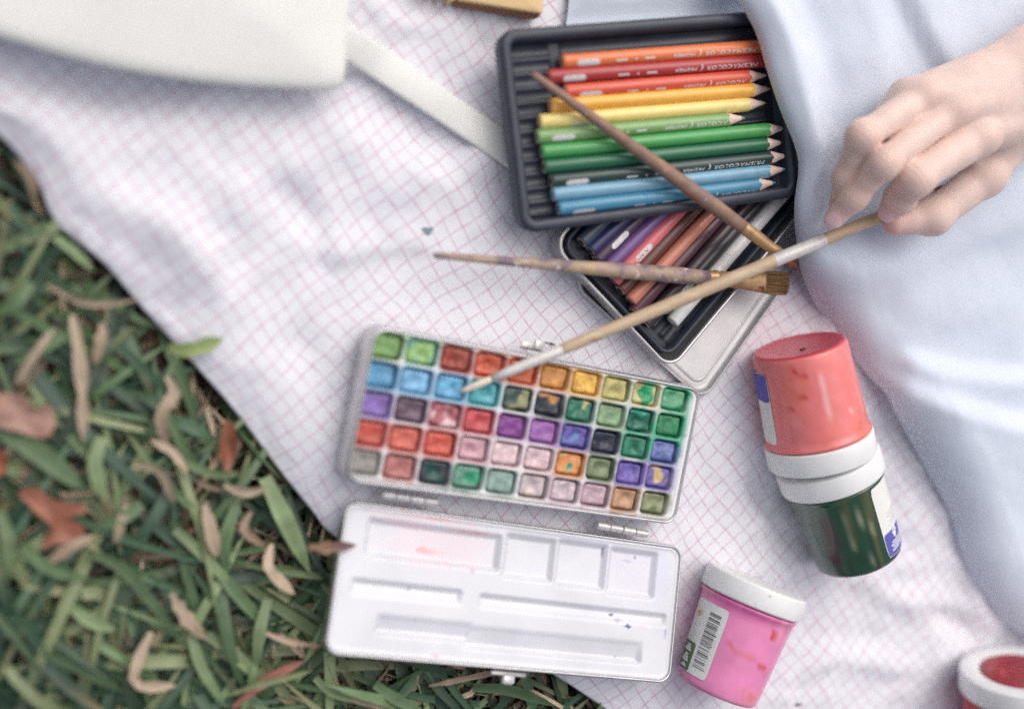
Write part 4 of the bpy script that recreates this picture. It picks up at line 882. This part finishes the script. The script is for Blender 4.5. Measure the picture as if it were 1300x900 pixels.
def capsule(P, a, b_, ra, rb_):
    e = b_-a; t = np.clip(((P-a)@e)/(e@e), 0, 1); d = P-a-t[..., None]*e
    return np.sqrt((d*d).sum(-1))-(ra+(rb_-ra)*t)
def smin(a, b_, k):
    h = np.clip(.5+.5*(b_-a)/k, 0, 1); return b_*(1-h)+a*h-k*h*(1-h)
def surface_nets(vol, org, h):
    neg = vol < 0; nx, ny, nz_ = vol.shape
    sl = lambda i, j, k: (slice(i, nx-1+i), slice(j, ny-1+j), slice(k, nz_-1+k))
    cnt = np.zeros((nx-1, ny-1, nz_-1)); pos = np.zeros(cnt.shape+(3,))
    for (i, j, k) in [(i, j, k) for i in (0, 1) for j in (0, 1) for k in (0, 1)]:
        for ax in range(3):
            o = [i, j, k]
            if o[ax] == 1: continue
            o2 = o.copy(); o2[ax] = 1; va, vb = vol[sl(*o)], vol[sl(*o2)]; m_ = (va < 0) != (vb < 0)
            t = np.where(m_, va/np.where(m_, va-vb, 1), 0)
            for c in range(3): pos[..., c] += np.where(m_, o[c]+(t if c == ax else 0), 0)
            cnt += m_
    act = cnt > 0; idx = -np.ones(cnt.shape, int); idx[act] = np.arange(act.sum())
    ii = np.argwhere(act); V = (ii+pos[act]/cnt[act][:, None])*h+org; Fc = []
    for ax in range(3):
        b1, b2 = (ax+1) % 3, (ax+2) % 3
        a_ = np.take(neg, range(vol.shape[ax]-1), ax); c_ = np.take(neg, range(1, vol.shape[ax]), ax); e = np.argwhere(a_ != c_)
        for p in e:
            if p[b1] == 0 or p[b2] == 0 or p[b1] >= vol.shape[b1]-1 or p[b2] >= vol.shape[b2]-1: continue
            q = []
            for d1, d2 in ((1, 1), (0, 1), (0, 0), (1, 0)):
                r = p.copy(); r[b1] -= d1; r[b2] -= d2; q.append(idx[tuple(r)])
            if min(q) < 0: continue
            Fc.append(tuple(q) if neg[tuple(p)] else tuple(reversed(q)))
    return V, Fc
def hand():
    J = lambda x, y, z: W(x, y, z)
    ring = [J(1172, 124, .094), J(1095, 173, .097), J(1074, 225, .079), J(1064, 262, .067)]
    midd = [J(1207, 141, .099), J(1121, 208, .103), J(1084, 250, .084), J(1059, 278, .071)]
    indx = [J(1240, 175, .100), J(1160, 227, .102), J(1142, 252, .087), J(1129, 268, .0785)]
    pink = [J(1152, 122, .084), J(1108, 172, .078), J(1112, 205, .066), J(1130, 222, .060)]
    thmb = [J(1292, 168, .090), J(1250, 224, .082), J(1184, 275, .075), J(1137, 283, .0690)]
    fr_ = {'ring': (ring, (.0104, .0092, .0074, .0058)), 'midd': (midd, (.0102, .0092, .0077, .0064)), 'indx': (indx, (.0130, .0112, .0090, .0070)), 'pink': (pink, (.0088, .0074, .0064, .0052)), 'thmb': (thmb, (.0150, .0130, .0116, .0086))}
    wr = [J(1302, 70, .096), J(1306, 96, .100), J(1309, 122, .100), J(1310, 146, .096)]
    el = [J(1500, -45, .112), J(1510, 10, .112)]
    pts = np.vstack([p for p, _ in fr_.values()]+[wr, el[0][None]*.55+el[1][None]*.0+wr[0]*.45])
    lo = pts.min(0)-.03; hi = pts.max(0)+.03; hi[0] = min(hi[0], W(1400, 50, .1)[0]); h = .00105
    n3 = np.ceil((hi-lo)/h).astype(int)
    gx_, gy_, gz2 = [lo[k]+np.arange(n3[k])*h for k in range(3)]
    P = np.stack(np.meshgrid(gx_, gy_, gz2, indexing='ij'), -1)
    palm = None
    mc = [(wr[0], pink[0], .0150, .0092), (wr[1], ring[0], .0160, .0102), (wr[2], midd[0], .0165, .0106), (wr[3], indx[0], .0160, .0108)]
    for a, b_, ra, rb_ in mc:
        d = capsule(P, a, b_, ra, rb_); palm = d if palm is None else smin(palm, d, .012)
    for f in (pink, ring, midd, indx):       # web between the fingers
        d = capsule(P, f[0]-np.array([0, 0, .004]), f[0]*.60+f[1]*.40-np.array([0, 0, .0062]), .0095, .0078); palm = smin(palm, d, .006)
    palm = smin(palm, capsule(P, thmb[0]*.8+wr[3]*.2, thmb[1]*.55+indx[0]*.45-np.array([0, 0, .006]), .014, .006), .012)
    for w0, e_, r in ((wr[0], el[0], .0165), (wr[1], el[0]*.6+el[1]*.4, .018), (wr[2], el[0]*.3+el[1]*.7, .018), (wr[3], el[1], .0165)):
        palm = smin(palm, capsule(P, w0, e_, r, .025), .012)
    palm = smin(palm, capsule(P, wr[0]+np.array([.012, -.004, .011]), wr[0]+np.array([.016, -.003, .011]), .006, .006), .010)    # wrist bone
    for w0, f in zip(wr, (pink, ring, midd, indx)):   # tendons and knuckles
        a = w0*.45+f[0]*.55+np.array([0, 0, .0085]); b2 = f[0]+np.array([0, 0, .0066]); palm = smin(palm, capsule(P, a, b2, .0028, .0038), .007)
        palm = smin(palm, capsule(P, f[0]+np.array([0, 0, .003]), f[0]+np.array([.001, 0, .003]), .0088, .0088), .006)
    vol = palm
    for nm, (f, r) in fr_.items():
        d = None
        for i in range(3):
            s_ = capsule(P, f[i], f[i+1], r[i]*.97, r[i+1]*(.97 if i < 2 else 1)); d = s_ if d is None else smin(d, s_, .006)
        for i in (1, 2): d = smin(d, np.linalg.norm(P-(f[i]+np.array([0, 0, .001])), axis=-1)-r[i]*.88, .006)
        for i, am in ((1, .00020), (2, .00013)) if nm != 'thmb' else ():        # skin creases over the joints
            ax = nrm(f[i+1]-f[i-1]); q = (P-f[i])@ax; d = d+am*np.cos(q*2*math.pi/.0034)*np.exp(-(q/.0046)**2)*sstep(0, .005, P[..., 2]-f[i][2])
        if nm != 'thmb' and nm != 'pink':
            pass
        near = np.linalg.norm(P-f[0], axis=-1); k = .008*np.exp(-(near/.018)**2)+.0007
        if nm == 'thmb': k = .010*np.exp(-(near/.028)**2)+.0010
        hh = np.clip(.5+.5*(vol-d)/k, 0, 1); vol = vol*(1-hh)+d*hh-k*hh*(1-hh)
    # brush passes through the grip: keep the skin off its axis a little
    def nail(f, r):
        ax = nrm(f[3]-f[2]); toc = nrm(CAM-f[3]); n_ = nrm(toc-np.dot(toc, ax)*ax); c = f[3]+ax*r*.20+n_*r*.86; s_ = np.cross(ax, n_); return c, ax, s_, n_
    NA = [nail(midd, .0064)+(.0064,), nail(indx, .0064)+(.0064,), nail(ring, .0060)+(.0060,)]
    for c, ax, s_, n_, r in NA:
        q = P-c; rr = np.sqrt((q@ax/(r*1.25))**2+(q@s_/(r*.95))**2+(q@n_/(r*.9))**2); vol = vol-.0005*sstep(1.05, .9, rr)
    V, Fc = surface_nets(vol, lo, h)
    col = np.tile(srgb(232, 206, 196), (len(V), 1))
    for f, w_, k in ((ring, .010, .30), (midd, .011, .34), (indx, .011, .26), (thmb, .012, .16)):
        for i in (1, 2):
            d = np.linalg.norm(V-f[i]-np.array([0, 0, .006]), axis=1); m_ = (k*np.exp(-(d/w_)**2))[:, None]; col = col*(1-m_)+srgb(206, 150, 130)*m_
        d = np.linalg.norm(V-f[3], axis=1); m_ = (.55*np.exp(-(d/.010)**2))[:, None]; col = col*(1-m_)+srgb(222, 158, 150)*m_
    for f in (ring, midd, indx):
        d = np.linalg.norm(V-f[0]-np.array([0, 0, .010]), axis=1); m_ = (.25*np.exp(-(d/.010)**2))[:, None]; col = col*(1-m_)+srgb(206, 156, 136)*m_
    for c, ax, s_, n_, r in NA:
        q = V-c; rr = np.sqrt((q@ax/(r*1.25))**2+(q@s_/(r*.95))**2+(q@n_/(r*.9))**2); m_ = sstep(1.0, .88, rr)[:, None]; col = col*(1-m_)+srgb(242, 206, 206)*m_
    col *= (1+.05*np.array([noise.noise(v*60) for v in V]))[:, None]
    mk('body', V, Fc, M_skin, person, col=col)
hand()
